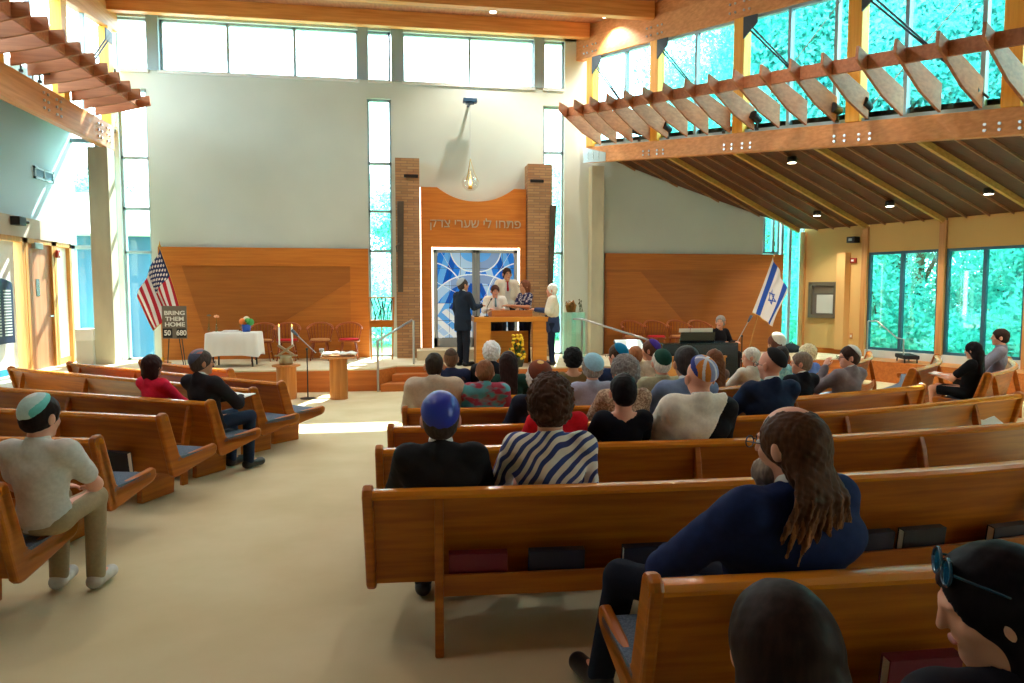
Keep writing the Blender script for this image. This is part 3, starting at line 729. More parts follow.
# ---- the ark
YA = 16.5
ax0, ax1 = at_y(421.5, 250, YA).x, at_y(526, 250, YA).x
az1 = at_y(430, 187, YA).z; azd = at_y(476, 201.5, YA).z; azo = at_y(476, 247, YA).z
ark = thing('torah_ark', 'tall wooden ark with a scooped top, raised Hebrew letters and blue glass doors', 'ark', (0, YA, 0))
q = MB(); xs0, xs1 = at_y(437, 187, YA).x, at_y(514, 190, YA).x
top = [(xs0+(xs1-xs0)*i/24, azd+(az1-azd)*((abs(i/12-1))**2.2)) for i in range(25)]
wl, wr = at_y(432, 300, YA).x, at_y(520, 300, YA).x
q.prism([Vector((ax0, 0, azo))]+[Vector((ax1, 0, azo)), Vector((ax1, 0, az1))]+[Vector((x, 0, z)) for x, z in reversed(top)]+[Vector((ax0, 0, az1))], (0, 0, 0), (0, .22, 0)); q.build('upper_panel', M_ark, ark)
for xa, xb, nm in ((ax0, wl, 'side_panel'), (wr, ax1, 'side_panel')):
    q = MB(); q.box((xa, 0, STZ), (xb, .22, azo)); q.build(nm, M_ark, ark)
tx = (at_y(432, 225, YA).x+at_y(518, 225, YA).x)/2; tz = at_y(475, 224, YA).z
M_let = mat('letters', (214, 196, 170), .35, .4)
o_ = text_mesh('קרצ ירעש יל וחתפ', .285, M_let, ark, 'lettering', None, .012, 'LEFT'); w_ = max(v.co.x for v in o_.data.vertices)
k_ = text_mesh('קר', .285, M_let, ark, 'lettering', None, .012, 'LEFT'); xr_ = max(v.co.x for v in k_.data.vertices); yr_ = max(v.co.y for v in k_.data.vertices); bpy.data.objects.remove(k_)
T_ = Matrix.Translation((tx-w_/2, -.012, tz)) @ RX90; o_.data.transform(T_)
q = MB(); q.box((xr_-.02, yr_-.032, -.012), (xr_+.018, yr_, .012), T_); q.build('lettering', M_let, ark)
q = MB(); e = .035
zd0, zd1 = STZ+.22, azo-.02
q.box((wl, .05, zd0), (wl+e, .12, zd1)).box((wr-e, .05, zd0), (wr, .12, zd1)).box((wl, .05, zd1-e), (wr, .12, zd1)); q.build('light_strip', M_led, ark)
q = MB(); q.box((ax0-.028, .1, STZ+.22), (ax0-.006, .15, az1)); q.build('side_light_strip', M_led, ark)
# stained glass leaves
BL = [mat('glass_%d' % i, c, .25, emit=.25, emit_rgb=c) for i, c in enumerate(((18, 86, 190), (36, 124, 224), (96, 170, 240), (170, 206, 240), (226, 236, 246), (14, 60, 150), (130, 160, 206), (60, 70, 84)))]
def art(X, Z):     # X in 0..2 over both leaves, Z in 0..2.3 upward (leaf width 1)
    def ring(cx, cz, r, w): return abs(math.hypot(X-cx, Z-cz)-r) < w
    if ring(1.0, 2.42, .62, .018) or ring(1.0, .3, 1.42, .016) or ring(-.25, 1.0, 1.05, .015) or ring(2.25, 1.0, 1.05, .015): return 4
    if abs((Z-.2)-(X*.62)) < .008 or abs((Z-1.5)+(X*.5)) < .008 or abs(Z-.9-(X-1)*1.6) < .007 or abs(Z-.9+(X-1)*1.6) < .007: return 4
    if X % .333 < .008 or Z % .47 < .006: return 7
    d = math.hypot(X-1.0, Z-2.42)
    if d < .36: return 2
    if d < .62: return 6 if X > 1 else 3
    if math.hypot(X-1, Z-.3) > 1.42:
        k = int(abs(X-1)*5.3+Z*1.7); return (1, 0, 2, 1, 3)[k % 5]
    if math.hypot(X-1, Z-.3) > 1.18: return 6 if abs(X-1) < .62 else 3
    if Z > .95: return (1, 0, 2, 1, 0, 3)[int(abs(X-1)*6.5+Z*3.1) % 6]
    if Z < .55+.25*math.sin(X*5): return (4, 3, 4, 2)[int(X*4.2+Z*5) % 4]
    return (1, 4, 2, 5, 3, 0)[int(X*5.1-Z*3.3+40) % 6]
mid = (wl+wr)/2
for k, (xa, xb) in enumerate(((wl+e+.01, mid-.005), (mid+.005, wr-e-.01))):
    d = MB(); st = .085; z0, z1 = zd0+.01, zd1-e-.01; zb_ = at_y(476, 338, YA).z
    d.box((xa, .08, z0), (xa+st, .13, z1)).box((xb-st, .08, z0), (xb, .13, z1)).box((xa, .08, z1-.07), (xb, .13, z1)).box((xa, .08, z0), (xb, .13, zb_))
    dd = d.build('door', M_grey, ark)
    ga, gb, gz0, gz1 = xa+st, xb-st, zb_, z1-.07
    grid_cloth('stained_glass', lambda u, v: Vector((ga+(gb-ga)*u, .105, gz0+(gz1-gz0)*v)), 110, 230, lambda u, v: art(k+u, v*2.3), BL, dd, .01)
# ---- eternal light
p = at_y(470, 101, 16.3); q0 = at_y(471, 186, 16.3)
t = thing('eternal_light', 'hanging eternal light, clear glass drop with a small flame before the ark', 'lamp', p)
q = MB(); q.box((-.16, -.10, -.04), (.16, .10, .05)).box((-.1, -.06, -.075), (.1, .06, -.04)).box((-.03, .10, -.02), (.03, YW-16.3, .02)); q.build('ceiling_mount', mat('mount_blue', (56, 92, 130), .4), t, bevel=.01)
dz = q0.z-p.z; top = dz+.62
MB().tube([(0, 0, -.06), (0, 0, top)], .006, 6).build('chain', M_steel, t)
q = MB()
for k in range(3): a = 2*PI*k/3; q.tube([(0, 0, top), (.09*math.cos(a), .09*math.sin(a), dz+.30), (.19*math.cos(a), .19*math.sin(a), dz+.1)], .006, 5)
q.build('hanger', M_brass, t)
MB().lathe([(.0, -.17), (.09, -.15), (.18, -.06), (.205, .03), (.17, .13), (.09, .24), (.05, .33)], (0, 0, dz+.05), 20)  .build('glass_drop', glass_mat('drop_glass', (.95, .96, .95), .16), t, smooth=True)
MB().lathe([(0, -.05), (.05, -.05), (.05, .0), (.03, .02), (0, .02)], (0, 0, dz-.02), 12).build('burner', M_brass, t, smooth=True)
MB().lathe([(0, 0), (.03, .03), (.035, .07), (.012, .14), (0, .17)], (0, 0, dz+.01), 10).build('flame', M_flame, t, smooth=True)
# ---- reading table on the stage
LY = 14.3
lx0, lx1 = at_y(474, 320, LY).x, at_y(549.5, 320, LY).x; lzt = at_y(510, 317, LY).z
t = thing('reading_table', 'wide wooden reading table with a sloped desk, facing the congregation', 'lectern', ((lx0+lx1)/2, LY, STZ))
hw = (lx1-lx0)/2; h = lzt-STZ
MB().box((-hw, -.03, h-.10), (hw, .85, h)).build('top', M_lect, t, bevel=.008)
for s in (-1, 1):
    q = MB(); q.box((s*(hw-.20)-.15, .02, .0), (s*(hw-.20)+.15, .12, h-.10)); q.build('front_panel', M_lect, t)
    q = MB(); q.box((s*(hw-.10)-.025, .12, .0), (s*(hw-.10)+.025, .78, h-.10)); q.build('side_panel', M_panelB, t)
MB().box((-hw+.35, .55, .0), (hw-.35, .6, h-.32)).build('back_panel', M_lect, t)
q = MB(); q.prism([Vector((-.42, .05, h+.002)), Vector((-.42, .62, h+.002)), Vector((-.42, .62, h+.07)), Vector((-.42, .05, h+.14))], (0, 0, 0), (.86, 0, 0)); q.build('sloped_desk', M_riser, t, bevel=.006)
for px_, lab in ((476.5, 'gooseneck microphone at the corner of the reading table beside the dark-suited man'), (486.5, 'gooseneck microphone by the boy on the reading table')):
    p = at_y(px_, 316, LY+.12); p.z = lzt+.003
    m = thing('microphone', lab, 'microphone', p)
    MB().lathe([(.05, 0), (.05, .02), (0, .02)], n=12).build('base', M_black, m)
    MB().tube([(0, 0, .02), (.02, .04, .2), (.10, .10, .34)], .007, 6).build('gooseneck', M_black, m, smooth=True); MB().tube([(.10, .10, .34), (.13, .12, .38)], [.014, .016], 8).build('head', M_black, m, smooth=True)
p = at_y(478, 316, LY+.25); m = thing('paper_sheet', 'small white paper lying at the reading table corner', 'paper', Vector((p.x, LY+.35, lzt+.002)), .2); MB().box((-.10, -.14, 0), (.10, .14, .004)).build('sheet', M_paper, m)
# flowers below the table
p = Vector((at_y(517, 350, LY-.16).x, LY-.17, STZ))
t = thing('flower_arrangement', 'tall arrangement of yellow flowers before the reading table', 'flowers', p)
MB().lathe([(.11, 0), (.15, .12), (.14, .2), (.0, .18)], n=16).build('pot', mat('pot_dark', (60, 62, 44), .6), t, smooth=True)
gq, fq = MB(), MB(); g = random.Random(4)
for i in range(46):
    a = g.random()*2*PI; zz = .15+.52*g.random(); r = .17*(1-.75*(zz/.72))+.03
    c = (math.cos(a)*r, math.sin(a)*r*.7, zz)
    gq.tube([(0, 0, .1), (c[0]*.6, c[1]*.6, zz*.7), c], .005, 4)
    (fq if i % 5 else gq).sphere(c, (.038, .038, .03), 8)
gq.build('stems', mat('stem_green', (64, 92, 36), .7), t, smooth=True); fq.build('blossoms', mat('blossom_yellow', (248, 206, 40), .6), t, smooth=True)
# ---- barrel-back chairs
def make_chair(red):
    t = thing('barrel_chair', 'x', 'chair')
    wd = M_chair
    MB().lathe([(.0, .41), (.235, .41), (.245, .425), (.24, .445), (0, .445)], n=24).build('seat', wd, t, auto=.8)
    MB().lathe([(.0, .446), (.215, .446), (.225, .465), (.20, .485), (0, .49)], n=24).build('cushion', M_red if red else M_tan, t, smooth=True)
    arc = [(math.cos(a)*.285, math.sin(a)*.27, .70+.13*max(0, math.sin(a))) for a in [math.radians(-18+216*i/24) for i in range(25)]]
    MB().tube(arc, .022, 8).build('top_rail', M_chairtop, t, smooth=True)
    for i in range(13):
        a = math.radians(-10+200*i/12); MB().tube([(math.cos(a)*.225, math.sin(a)*.225, .43), (math.cos(a)*.283, math.sin(a)*.268, .70+.13*max(0, math.sin(a)))], .009, 6).build('spindle', wd, t)
    for sx in (-1, 1):
        for sy in (-1, 1): MB().tube([(sx*.14, sy*.14, .41), (sx*.20, sy*.20, 0)], [.020, .014], 8).build('leg', wd, t, smooth=True)
    q = MB(); q.tube([(-.17, -.17, .2), (-.17, .17, .2)], .009, 6).tube([(.17, -.17, .2), (.17, .17, .2)], .009, 6).tube([(-.17, 0, .2), (.17, 0, .2)], .009, 6); q.build('stretcher', wd, t)
    return t
M_chair = wood('chair_wood', (160, 80, 36), (136, 62, 28), 'z', .35); M_chairtop = mat('chair_rail', (178, 94, 44), .3)
M_red = mat('cushion_red', (206, 36, 48), .85); M_tan = mat('cushion_tan', (206, 146, 92), .85)
cr, ct = make_chair(True), make_chair(False)
uc = set()
CH = [(262, 0, 'tan-seated barrel chair behind the white table corner', 16.25), (287, 1, 'red-seated barrel chair behind the two white candles', 16.25), (320, 0, 'tan-seated barrel chair beyond the boom microphone stand', 16.25), (349, 1, 'red-seated barrel chair at the end of its row by the narrow window', 16.25),
      (633, 0, 'tan-seated barrel chair beside the concrete column', 16.15), (656, 1, 'red-seated barrel chair along the dark wall panels', 16.15), (679, 0, 'tan-seated barrel chair just behind the sheet music of the piano', 16.15), (700, 1, 'barrel chair behind the pianist', 16.15)]
for px_, red, lab, Y in CH:
    o = (cr if red else ct) if red not in uc else dup(cr if red else ct)
    uc.add(red); p = at_y(px_, 330, Y); o.location = (p.x, Y, STZ); o.rotation_euler = (0, 0, 0 if px_ < 450 else .12); o['label'] = lab; o['group'] = 'barrel chairs along the front wall'
# ---- white table with its things
TY = 14.9
tx0, tx1 = at_y(206, 333, TY).x, at_y(256, 333, TY).x; tz = at_y(230, 333, TY).z
print('table', tx0, tx1, tz)
t = thing('side_table', 'folding table under a white cloth on the stage, before the flag', 'table', ((tx0+tx1)/2, TY+.3, STZ))
hw = (tx1-tx0)/2; h = tz-STZ
MB().box((-hw+.02, -.28, h-.04), (hw-.02, .28, h-.008)).build('tabletop', M_black, t)
for sx in (-1, 1):
    for sy in (-1, 1): MB().tube([(sx*(hw-.12), sy*.22, h-.04), (sx*(hw-.10), sy*.22, 0)], .018, 8).build('leg', M_black, t)
q = MB(); n_ = 64; ring = []
for i in range(n_):
    u = 4*i/n_; k = int(u); f = u-k; cs = [(-1, -1), (1, -1), (1, 1), (-1, 1), (-1, -1)]
    ring.append((cs[k][0]+(cs[k+1][0]-cs[k][0])*f, cs[k][1]+(cs[k+1][1]-cs[k][1])*f))
vs = [(0, 0, h)]; fs = []
for lv, (z, ex) in enumerate(((h, 0), (h-.02, .02), (h-.2, .03), (h-.46, .045))):
    for i, (x, y) in enumerate(ring):
        wv = .012*math.sin(i*2.1)*lv/3; zz = z-(.07*max(0, abs(x)+abs(y)-1.4) if lv == 3 else 0)
        vs.append((x*(hw+ex)+x*wv, y*(.3+ex)+y*wv, zz))
fs += [(0, 1+i, 1+(i+1) % n_) for i in range(n_)]
for l in range(3): fs += [(1+l*n_+i, 1+(l+1)*n_+i, 1+(l+1)*n_+(i+1) % n_, 1+l*n_+(i+1) % n_) for i in range(n_)]
q.add(vs, fs); cl = q.build('tablecloth', M_white, None, smooth=True); cl.location = ((tx0+tx1)/2, TY+.3, STZ+.002); tag(cl, 'white cloth hanging over the folding table on the stage', 'tablecloth')
def ontab(px_, dy=0): return Vector((at_y(px_, 333, TY+.3+dy).x, TY+.3+dy, tz+.006))
for px_, ht, col, lab in ((216.5, .32, (248, 176, 130), 'slim glass bud vase holding one peach rose'), (209, .34, (120, 110, 90), 'bud vase with a thin grey sprig at the cloth edge')):
    v = thing('bud_vase', lab, 'vase', ontab(px_, .0 if px_ > 212 else .12))
    MB().lathe([(.03, 0), (.035, .04), (.018, .12), (.022, .17)], n=12).build('glass', M_case, v, smooth=True)
    MB().tube([(0, 0, .01), (.01, 0, ht-.02)], .004, 5).build('stem', MATS['stem_green'], v)
    q = MB()
    for k in range(7): a = k*2*PI/6; r = 0 if k == 6 else .03; q.sphere((.01+r*math.cos(a), r*math.sin(a), ht+(.012 if k == 6 else 0)), .026 if px_ > 212 else .016, 8)
    q.build('blossom', mat('bl%d' % px_, col, .7), v, smooth=True)
v = thing('tray', 'flat white tray of folded napkins on the white table', 'tray', ontab(231)); MB().box((-.18, -.12, 0), (.18, .12, .02)).build('base', M_paper, v, bevel=.006); MB().box((-.14, -.08, .021), (.14, .08, .036)).build('napkin', M_white, v)
v = thing('goblet', 'small stemmed glass on the white table beside the blue pail', 'glass', ontab(241.5, -.08)); MB().lathe([(.035, 0), (.006, .012), (.006, .07), (.035, .10), (.04, .16)], n=14).build('bowl', M_case, v, smooth=True)
v = thing('pail', 'blue pail holding orange, white and green balls on the white table', 'pail', ontab(246.5))
MB().lathe([(.075, 0), (.095, .15), (.09, .15), (.07, .012), (0, .012)], n=18).build('bucket', mat('pail_blue', (34, 90, 190), .4), v, smooth=True)
for dx, dy, dz_, r, c in ((-.07, 0, .21, .075, (240, 130, 50)), (.0, .03, .25, .075, (238, 232, 210)), (.08, 0, .2, .08, (60, 160, 84)), (.03, -.05, .24, .05, (90, 180, 90))): MB().sphere((dx, dy, dz_), r, 14).build('ball', mat('ball_%d_%d' % (c[0], c[1]), c, .5), v, smooth=True)
# ---- United States flag on its pole
M_fr, M_fw, M_fb, M_gold = mat('flag_red', (196, 24, 48), .8), mat('flag_white', (244, 240, 238), .8), mat('flag_navy', (32, 50, 104), .8), mat('flag_gold', (222, 168, 72), .7)
FY = 15.9
pt, pb = at_y(159.5, 243, FY), at_y(163, 355, FY); pb.z = STZ
def flag(name, label, base, top, quad, colour, mats, fold):
    t = thing(name, label, 'flag', base)
    d = top-base
    MB().lathe([(.16, 0), (.16, .03), (.03, .06), (.03, .14)], n=20).build('base', M_brass, t, auto=.7)
    MB().tube([(0, 0, .05), tuple(d*.96)], .014, 8).build('pole', M_jamb, t); q = MB(); q.sphere(tuple(d*.975), .03, 10).tube([tuple(d*.975), tuple(d*1.02)], [.02, .002], 8); q.build('finial', M_brass, t, smooth=True)
    A_, B_, C_, D_ = [Vector(v)-base for v in quad]
    def P(u, v):
        a = A_.lerp(B_, u); b2 = D_.lerp(C_, u); p = a.lerp(b2, v)
        return p+Vector((0, fold*math.sin(v*13+u*2), 0))+Vector((.02*math.sin(v*9+u*4)*u, 0, 0))
    grid_cloth('cloth', P, 130, 90, colour, mats, t, .006)
    return t
def usa(u, v):
    if u > .985 or v > .985 or v < .012: return 3
    if u < .42 and v < 7/13:
        cx, cy = (u/.42)*11, v/(7/13)*9; i, j = int(cx), int(cy)
        if (i+j) % 2 == 0 and math.hypot((cx-i-.5)*.9, cy-j-.5) < .42 and .1 < v*13/7 < .97 or False: return 1
        return 2
    return 0 if int(v*13) % 2 == 0 else 1
# cloth hangs from the pole head: hoist down the pole side, fly swept to the lower front
flag('national_flag', 'starred flag of red and white stripes on a pole by the entrance glass', pb, pt,
     [at_y(160, 248, FY-.05), at_y(181, 312, FY-.04), at_y(152, 331, FY-.30), at_y(136.5, 297, FY-.34)], usa, [M_fr, M_fw, M_fb, M_gold], .06)
M_ib = mat('flag_blue', (34, 84, 186), .8)
def isr(u, v):
    if u > .985 or v > .985 or v < .012: return 3
    if .12 < v < .28 or .72 < v < .88: return 2
    x, y = (u-.5)*1.45/1.0, (v-.5); R, w = .21, .034
    def tri(x, y, s): return max(s*y, (-s*y+math.sqrt(3)*x)/2, (-s*y-math.sqrt(3)*x)/2)
    for s in (1, -1):
        d = tri(x, y, s)
        if R*.5-w < d < R*.5: return 2
    return 1
FY2 = 15.0
pt2, pb2 = at_y(774, 254, FY2), at_y(747, 352, FY2); pb2.z = STZ
flag('israeli_flag', 'white flag with blue stripes and a six-pointed star, hanging by the corner windows', pb2, pt2,
     [at_y(773, 257, FY2-.03), at_y(753.5, 313, FY2-.10), at_y(773, 327, FY2-.30), at_y(788, 292, FY2-.32)], isr, [M_ib, M_fw, M_ib, M_gold], .05)
# ---- notice board
SY = 15.2
c0, c1 = at_y(160.5, 306, SY), at_y(188.5, 338.5, SY)
t = thing('notice_board', 'grey notice board reading BRING THEM HOME on a thin easel below the striped flag', 'sign', ((c0.x+c1.x)/2, SY, STZ), -.08)
hw, z0, z1 = (c1.x-c0.x)/2*.93, c1.z-STZ, c0.z-STZ
MB().box((-hw, -.012, z0), (hw, .012, z1)).build('board', mat('board_grey', (118, 108, 96), .7), t)
for x in (-.55, .6): MB().box((x*hw-.42*hw, -.018, z0+.02), (x*hw+.36*hw, -.0125, z0+.21)).build('number_plate', mat('plate_black', (34, 28, 24), .6), t)
hz_ = (z1-z0)
for s_, fz, sz in (('BRING', .78, .118), ('THEM', .60, .118), ('HOME', .43, .118)): text_mesh(s_, sz, M_paper, t, 'lettering', Matrix.Translation((.01, -.016, z0+hz_*fz)) @ RX90, .003, bold=.003, sx=1.2)
for s_, x in (('50', -.58), ('680', .57)): text_mesh(s_, .15, M_paper, t, 'numerals', Matrix.Translation((x*hw, -.022, z0+.115)) @ RX90, .003, bold=.004, sx=.9)
for sx in (-.5, .5): MB().tube([(sx*hw, .02, z0+.1), (sx*hw*1.5, .03, 0)], .01, 6).build('leg', M_black, t)
MB().tube([(0, .02, z1-.1), (0, .4, 0)], .01, 6).build('leg', M_black, t)
# ---- candle stand, kiddush stand, microphone stand on the hall floor
def ped(px_, py, ht, rtop, rcol, lab):
    p = at_floor(px_, py); t = thing('pedestal_stand', lab, 'stand', p)
    MB().lathe([(rcol, 0), (rcol, ht-.03), (0, ht-.03)], n=24).build('column', M_jambp, t, auto=.7)
    MB().lathe([(0, ht-.03), (rtop-.01, ht-.03), (rtop, ht-.015), (rtop-.01, ht), (0, ht)], n=28).build('top', M_jambp, t, auto=.7); return t, p
M_jambp = wood('pedestal_wood', (196, 128, 62), (172, 106, 46), 'z', .4)
hA = at_y(286, 364.5, at_floor(286, 399).y).z-at_floor(286, 399).z
tA, pA = ped(287, 399, hA, .26, .18, 'round oak pedestal stand carrying the two candles')
pB = at_floor(339, 399); hB = at_y(339, 356, pB.y).z-pB.z
tB, pB = ped(339, 399, hB, .33, .165, 'round oak pedestal stand draped with a folded white shawl')
t = thing('candelabrum', 'silver two-branched candle holder with tall white candles on the oak stand', 'candle holder', pA+Vector((0, 0, hA+.002)))
MB().lathe([(.12, 0), (.13, .05), (.10, .12), (.12, .16), (0, .16)], n=18).build('base', mat('pewter', (170, 160, 130), .35, .8), t, smooth=True)
for s in (-1, 1):
    q = MB(); q.beam((-s*.14, 0, .17), (s*.14, 0, .36), .07, .04); q.build('arm', MATS['pewter'], t, bevel=.006)
    MB().tube([(s*.115, 0, .33), (s*.115, 0, .70)], .017, 10).build('candle', M_white, t); MB().lathe([(0, 0), (.008, .012), (0, .05)], (s*.115, 0, .705), 8).build('flame', M_flame, t, smooth=True)
MB().box((-.2, -.06, .155), (.2, .06, .175)).build('drip_tray', MATS['pewter'], t)
q = MB(); n_ = 20; vs = []; fs = []
for j in range(9):
    for i in range(n_+1):
        u, v = i/n_-.5, j/8-.5; vs.append((u*.62, v*.34, .035+.02*math.sin(u*14)*math.cos(v*9)-.05*max(0, abs(u)*2-.8)))
for j in range(8): fs += [(j*(n_+1)+i, j*(n_+1)+i+1, (j+1)*(n_+1)+i+1, (j+1)*(n_+1)+i) for i in range(n_)]
q.add(vs, fs); o = q.build('folded_shawl', M_white, smooth=True); md = o.modifiers.new('s', 'SOLIDIFY'); md.thickness = .028; o.location = pB+Vector((.02, 0, hB+.03)); tag(o, 'white shawl folded on top of the oak stand', 'shawl')
t = thing('silver_cup', 'small silver cup at the edge of the shawl-draped stand', 'cup', pB+Vector((-.285, -.10, hB+.002))); MB().lathe([(.035, 0), (.01, .02), (.01, .05), (.04, .08), (.045, .15), (.04, .15), (.03, .085), (0, .08)], n=14).build('bowl', M_steel, t, smooth=True)
def micstand(p, top, head, lab, arm0):
    t = thing('microphone_stand', lab, 'microphone stand', p)
    MB().lathe([(.14, 0), (.14, .02), (.03, .035), (0, .035)], n=20).build('base', M_black, t, auto=.7); MB().tube([(0, 0, .03), (0, 0, top)], .012, 8).build('pole', M_black, t)
    h = Vector(head)-p; a = Vector(arm0)-p; MB().tube([a, h], .009, 8).build('boom_arm', M_steel, t)
    d = (h-a).normalized(); MB().tube([h, h+d*.06, h+d*.16], [.018, .026, .03], 10).build('microphone', mat('mic', (90, 96, 110), .4, .6), t, smooth=True); MB().sphere((0, 0, top), .025, 8).build('clutch', M_black, t)
p = at_floor(308, 399); micstand(p, at_y(308, 349, p.y).z-p.z, at_y(298, 336, p.y), 'black boom microphone stand on the carpet between the two oak stands', at_y(316, 353, p.y))
p = at_floor(741, 385); micstand(p, at_y(741, 336, p.y).z-p.z, at_y(748, 322, p.y), 'black microphone stand beside the piano, under the blue and white flag', at_y(735, 346, p.y))
# ---- handrails
def rail(pts, lab, posts, r=.022):
    t = thing('handrail', lab, 'handrail', pts[0]); o = Vector(pts[0])
    MB().tube([Vector(p)-o for p in pts], r, 10).build('top_rail', M_steel, t, smooth=True)
    for a, b2 in posts: MB().tube([Vector(a)-o, Vector(b2)-o], r*1.1, 10).build('post', M_steel, t)
    return t
a0 = Vector((-.52, 14.1, 0)); a1 = at_y(377.5, 341, 14.1); b1 = at_y(412, 320, 15.0); b0 = Vector((b1.x, 15.0, STZ))
rail([a1, b1], 'steel handrail beside the orange stage steps', [((a1.x, 14.1, floor_z(14.1)), a1), (b0+Vector((.03, 0, 0)), b1+Vector((.03, 0, -.01)))])
c1, c2 = at_y(582, 319, 14.6), at_y(648, 340, 13.4)
rail([at_y(573, 319, 14.7), c1, c2], 'long steel handrail sloping from the glass case towards the music stand', [(Vector((c1.x, 14.6, STZ)), c1), (Vector((c2.x, 13.4, floor_z(13))), c2)])
w1, w2, w3 = at_y(868, 321, 14.2), at_y(877, 321, 14.1), at_y(897, 338, 13.7)
rail([w1, w2, w3, w3+Vector((.1, -.08, -.02)), Vector((w3.x+.12, 13.6, floor_z(13.6)))], 'thin steel handrail before the first wing window', [(Vector((w1.x, 14.2, STZ)), w1)], .016)
# ---- carved stand before the narrow window
CY = 16.1
zA, zB, zC, zD = at_y(380, 297, CY).z, at_y(380, 320, CY).z, at_y(380, 327, CY).z, STZ
xL, xR = at_y(368, 297, CY).x, at_y(394.5, 297, CY).x
t = thing('scroll_stand', 'tall wooden scroll stand with dark vine ironwork before the narrow window', 'stand', ((xL+xR)/2, CY, STZ)); hw = (xR-xL)/2
MB().box((-hw, -.1, zA-STZ-.03), (hw, .1, zA-STZ)).build('top_rail', M_jambp, t); MB().box((-hw*.9, -.1, zC-STZ), (hw*.9, .1, zB-STZ)).build('band', M_oak, t)
for s in (-1, 1): MB().beam((s*hw*.95, 0, zA-STZ), (s*hw*.78, 0, 0), .035, .035, (0, 1, 0)).build('leg', M_jambp, t)
MB().box((-.012, -.02, 0), (.012, .02, zC-STZ)).build('leg', M_jambp, t); q = MB(); g = random.Random(2)
for i in range(9):
    x = (i/8-.5)*hw*1.6; q.tube([(x*.7, 0, zB-STZ), (x*.6+g.uniform(-.08, .08), .02, (zA+zB)/2-STZ), (x+g.uniform(-.08, .08), 0, zA-STZ-.03)], .012, 5)
q.build('vine_ironwork', M_black, t)
# ---- glass case with sculpture
CY = 15.6
xL, xR = at_y(564.5, 330, CY).x, at_y(583, 330, CY).x; zt_ = at_y(573, 313, CY).z
t = thing('display_plinth', 'tall clear glass plinth beside the concrete column', 'display case', ((xL+xR)/2, CY, STZ)); hw = (xR-xL)/2; h = zt_-STZ
MB().box((-hw, -.2, 0), (hw, .2, .06)).build('base', M_frameg, t)
q = MB(); q.box((-hw, -.2, .06), (-hw+.012, .2, h)).box((hw-.012, -.2, .06), (hw, .2, h)).box((-hw, -.2, .06), (hw, -.188, h)).box((-hw, .188, .06), (hw, .2, h)).box((-.006, -.188, .06), (.006, .188, h)); q.build('glass_side', M_case, t); MB().box((-hw-.01, -.21, h), (hw+.01, .21, h+.02)).build('glass_top', M_case, t)
t = thing('bronze_sculpture', 'small bronze burning-bush sculpture on the glass plinth', 'sculpture', ((xL+xR)/2, CY, zt_+.022)); q = MB(); g = random.Random(5)
for i in range(16): q.tube([(g.uniform(-.15, .02), 0, 0), (g.uniform(-.2, .05), g.uniform(-.05, .05), .15), (g.uniform(-.2, 0), g.uniform(-.06, .06), .2+.08*g.random())], [.02, .03, .008], 6)
q.build('bush', M_bronzegold := mat('bronze_gold', (150, 104, 52), .4, .7), t, smooth=True)
q = MB()
for i in range(6): q.tube([(.12+.02*i, 0, 0), (.14+.03*math.sin(i*2), 0, .12+.03*i)], .006, 5).sphere((.14+.03*math.sin(i*2), 0, .13+.03*i), .02, 6)
q.build('branch', mat('dark_leaf', (70, 84, 60), .5), t, smooth=True)
# ---- piano, music stand, low bench
PY = 13.2
xa, xb = at_y(662, 350, PY).x, at_y(737, 350, PY).x; zt_ = at_y(700, 344, PY).z; zf = floor_z(PY)
t = thing('upright_piano', 'black digital piano standing at the foot of the stage', 'piano', ((xa+xb)/2, PY, zf), 0); hw = (xb-xa)/2; h = zt_-zf
M_pn = mat('piano_black', (16, 34, 40), .25)
MB().box((-hw, -.06, .02), (hw, 0, h)).build('back_panel', M_pn, t, bevel=.008)
for s in (-1, 1): MB().box((s*hw-.03 if s > 0 else -hw, 0, 0), (hw if s > 0 else -hw+.03, .46, h-.08)).build('side_panel', M_pn, t, bevel=.008)
MB().box((-hw+.03, .0, h-.26), (hw-.03, .40, h-.16)).build('keybed', M_pn, t); MB().box((-hw+.06, .18, h-.16), (hw-.06, .34, h-.14)).build('keyboard', M_white, t); MB().box((-hw, -.06, h), (hw, .2, h+.02)).build('lid', M_pn, t, bevel=.006)
q = MB(); q.prism([Vector((-.42, .02, h+.02)), Vector((.30, .02, h+.02)), Vector((.30, -.05, h+.24)), Vector((-.42, -.05, h+.24))], (0, 0, 0), (0, .015, 0)); q.build('music_desk', M_pn, t)
xs_ = at_y(695, 335, PY).x; t = thing('sheet_music', 'open sheet music standing on the piano before the pianist', 'sheet music', (xs_, PY+.02, zt_+.255), 0)
for a, c, nm in ((-.33, -.10, 'page'), (-.09, .38, 'page')): q = MB(); q.prism([Vector((a, 0, -.02)), Vector((c, 0, -.02)), Vector((c, -.01, .06)), Vector((a, -.01, .06))], (0, 0, 0), (0, .004, 0)); q.build(nm, M_paper, t)
MY = 11.2; p = at_floor(630, 400); p = at_y(630, 345, MY); zf = floor_z(MY); zs_ = at_y(630, 347, MY).z
t = thing('music_stand', 'black music stand holding white sheets before the wing of the stage', 'music stand', (p.x, MY, zf)); h = zs_-zf
MB().tube([(0, 0, .0), (0, 0, h-.06)], .012, 8).build('pole', M_black, t)
for k in range(3): a = k*2.09; MB().tube([(0, 0, .16), (.26*math.cos(a), .26*math.sin(a), 0)], .009, 6).build('leg', M_black, t)
q = MB(); q.prism([Vector((-.25, -.12, h-.04)), Vector((.25, -.12, h-.04)), Vector((.25, .13, h+.10)), Vector((-.25, .13, h+.10))], (0, 0, -.012), (0, 0, 0)); q.build('desk', M_black, t)
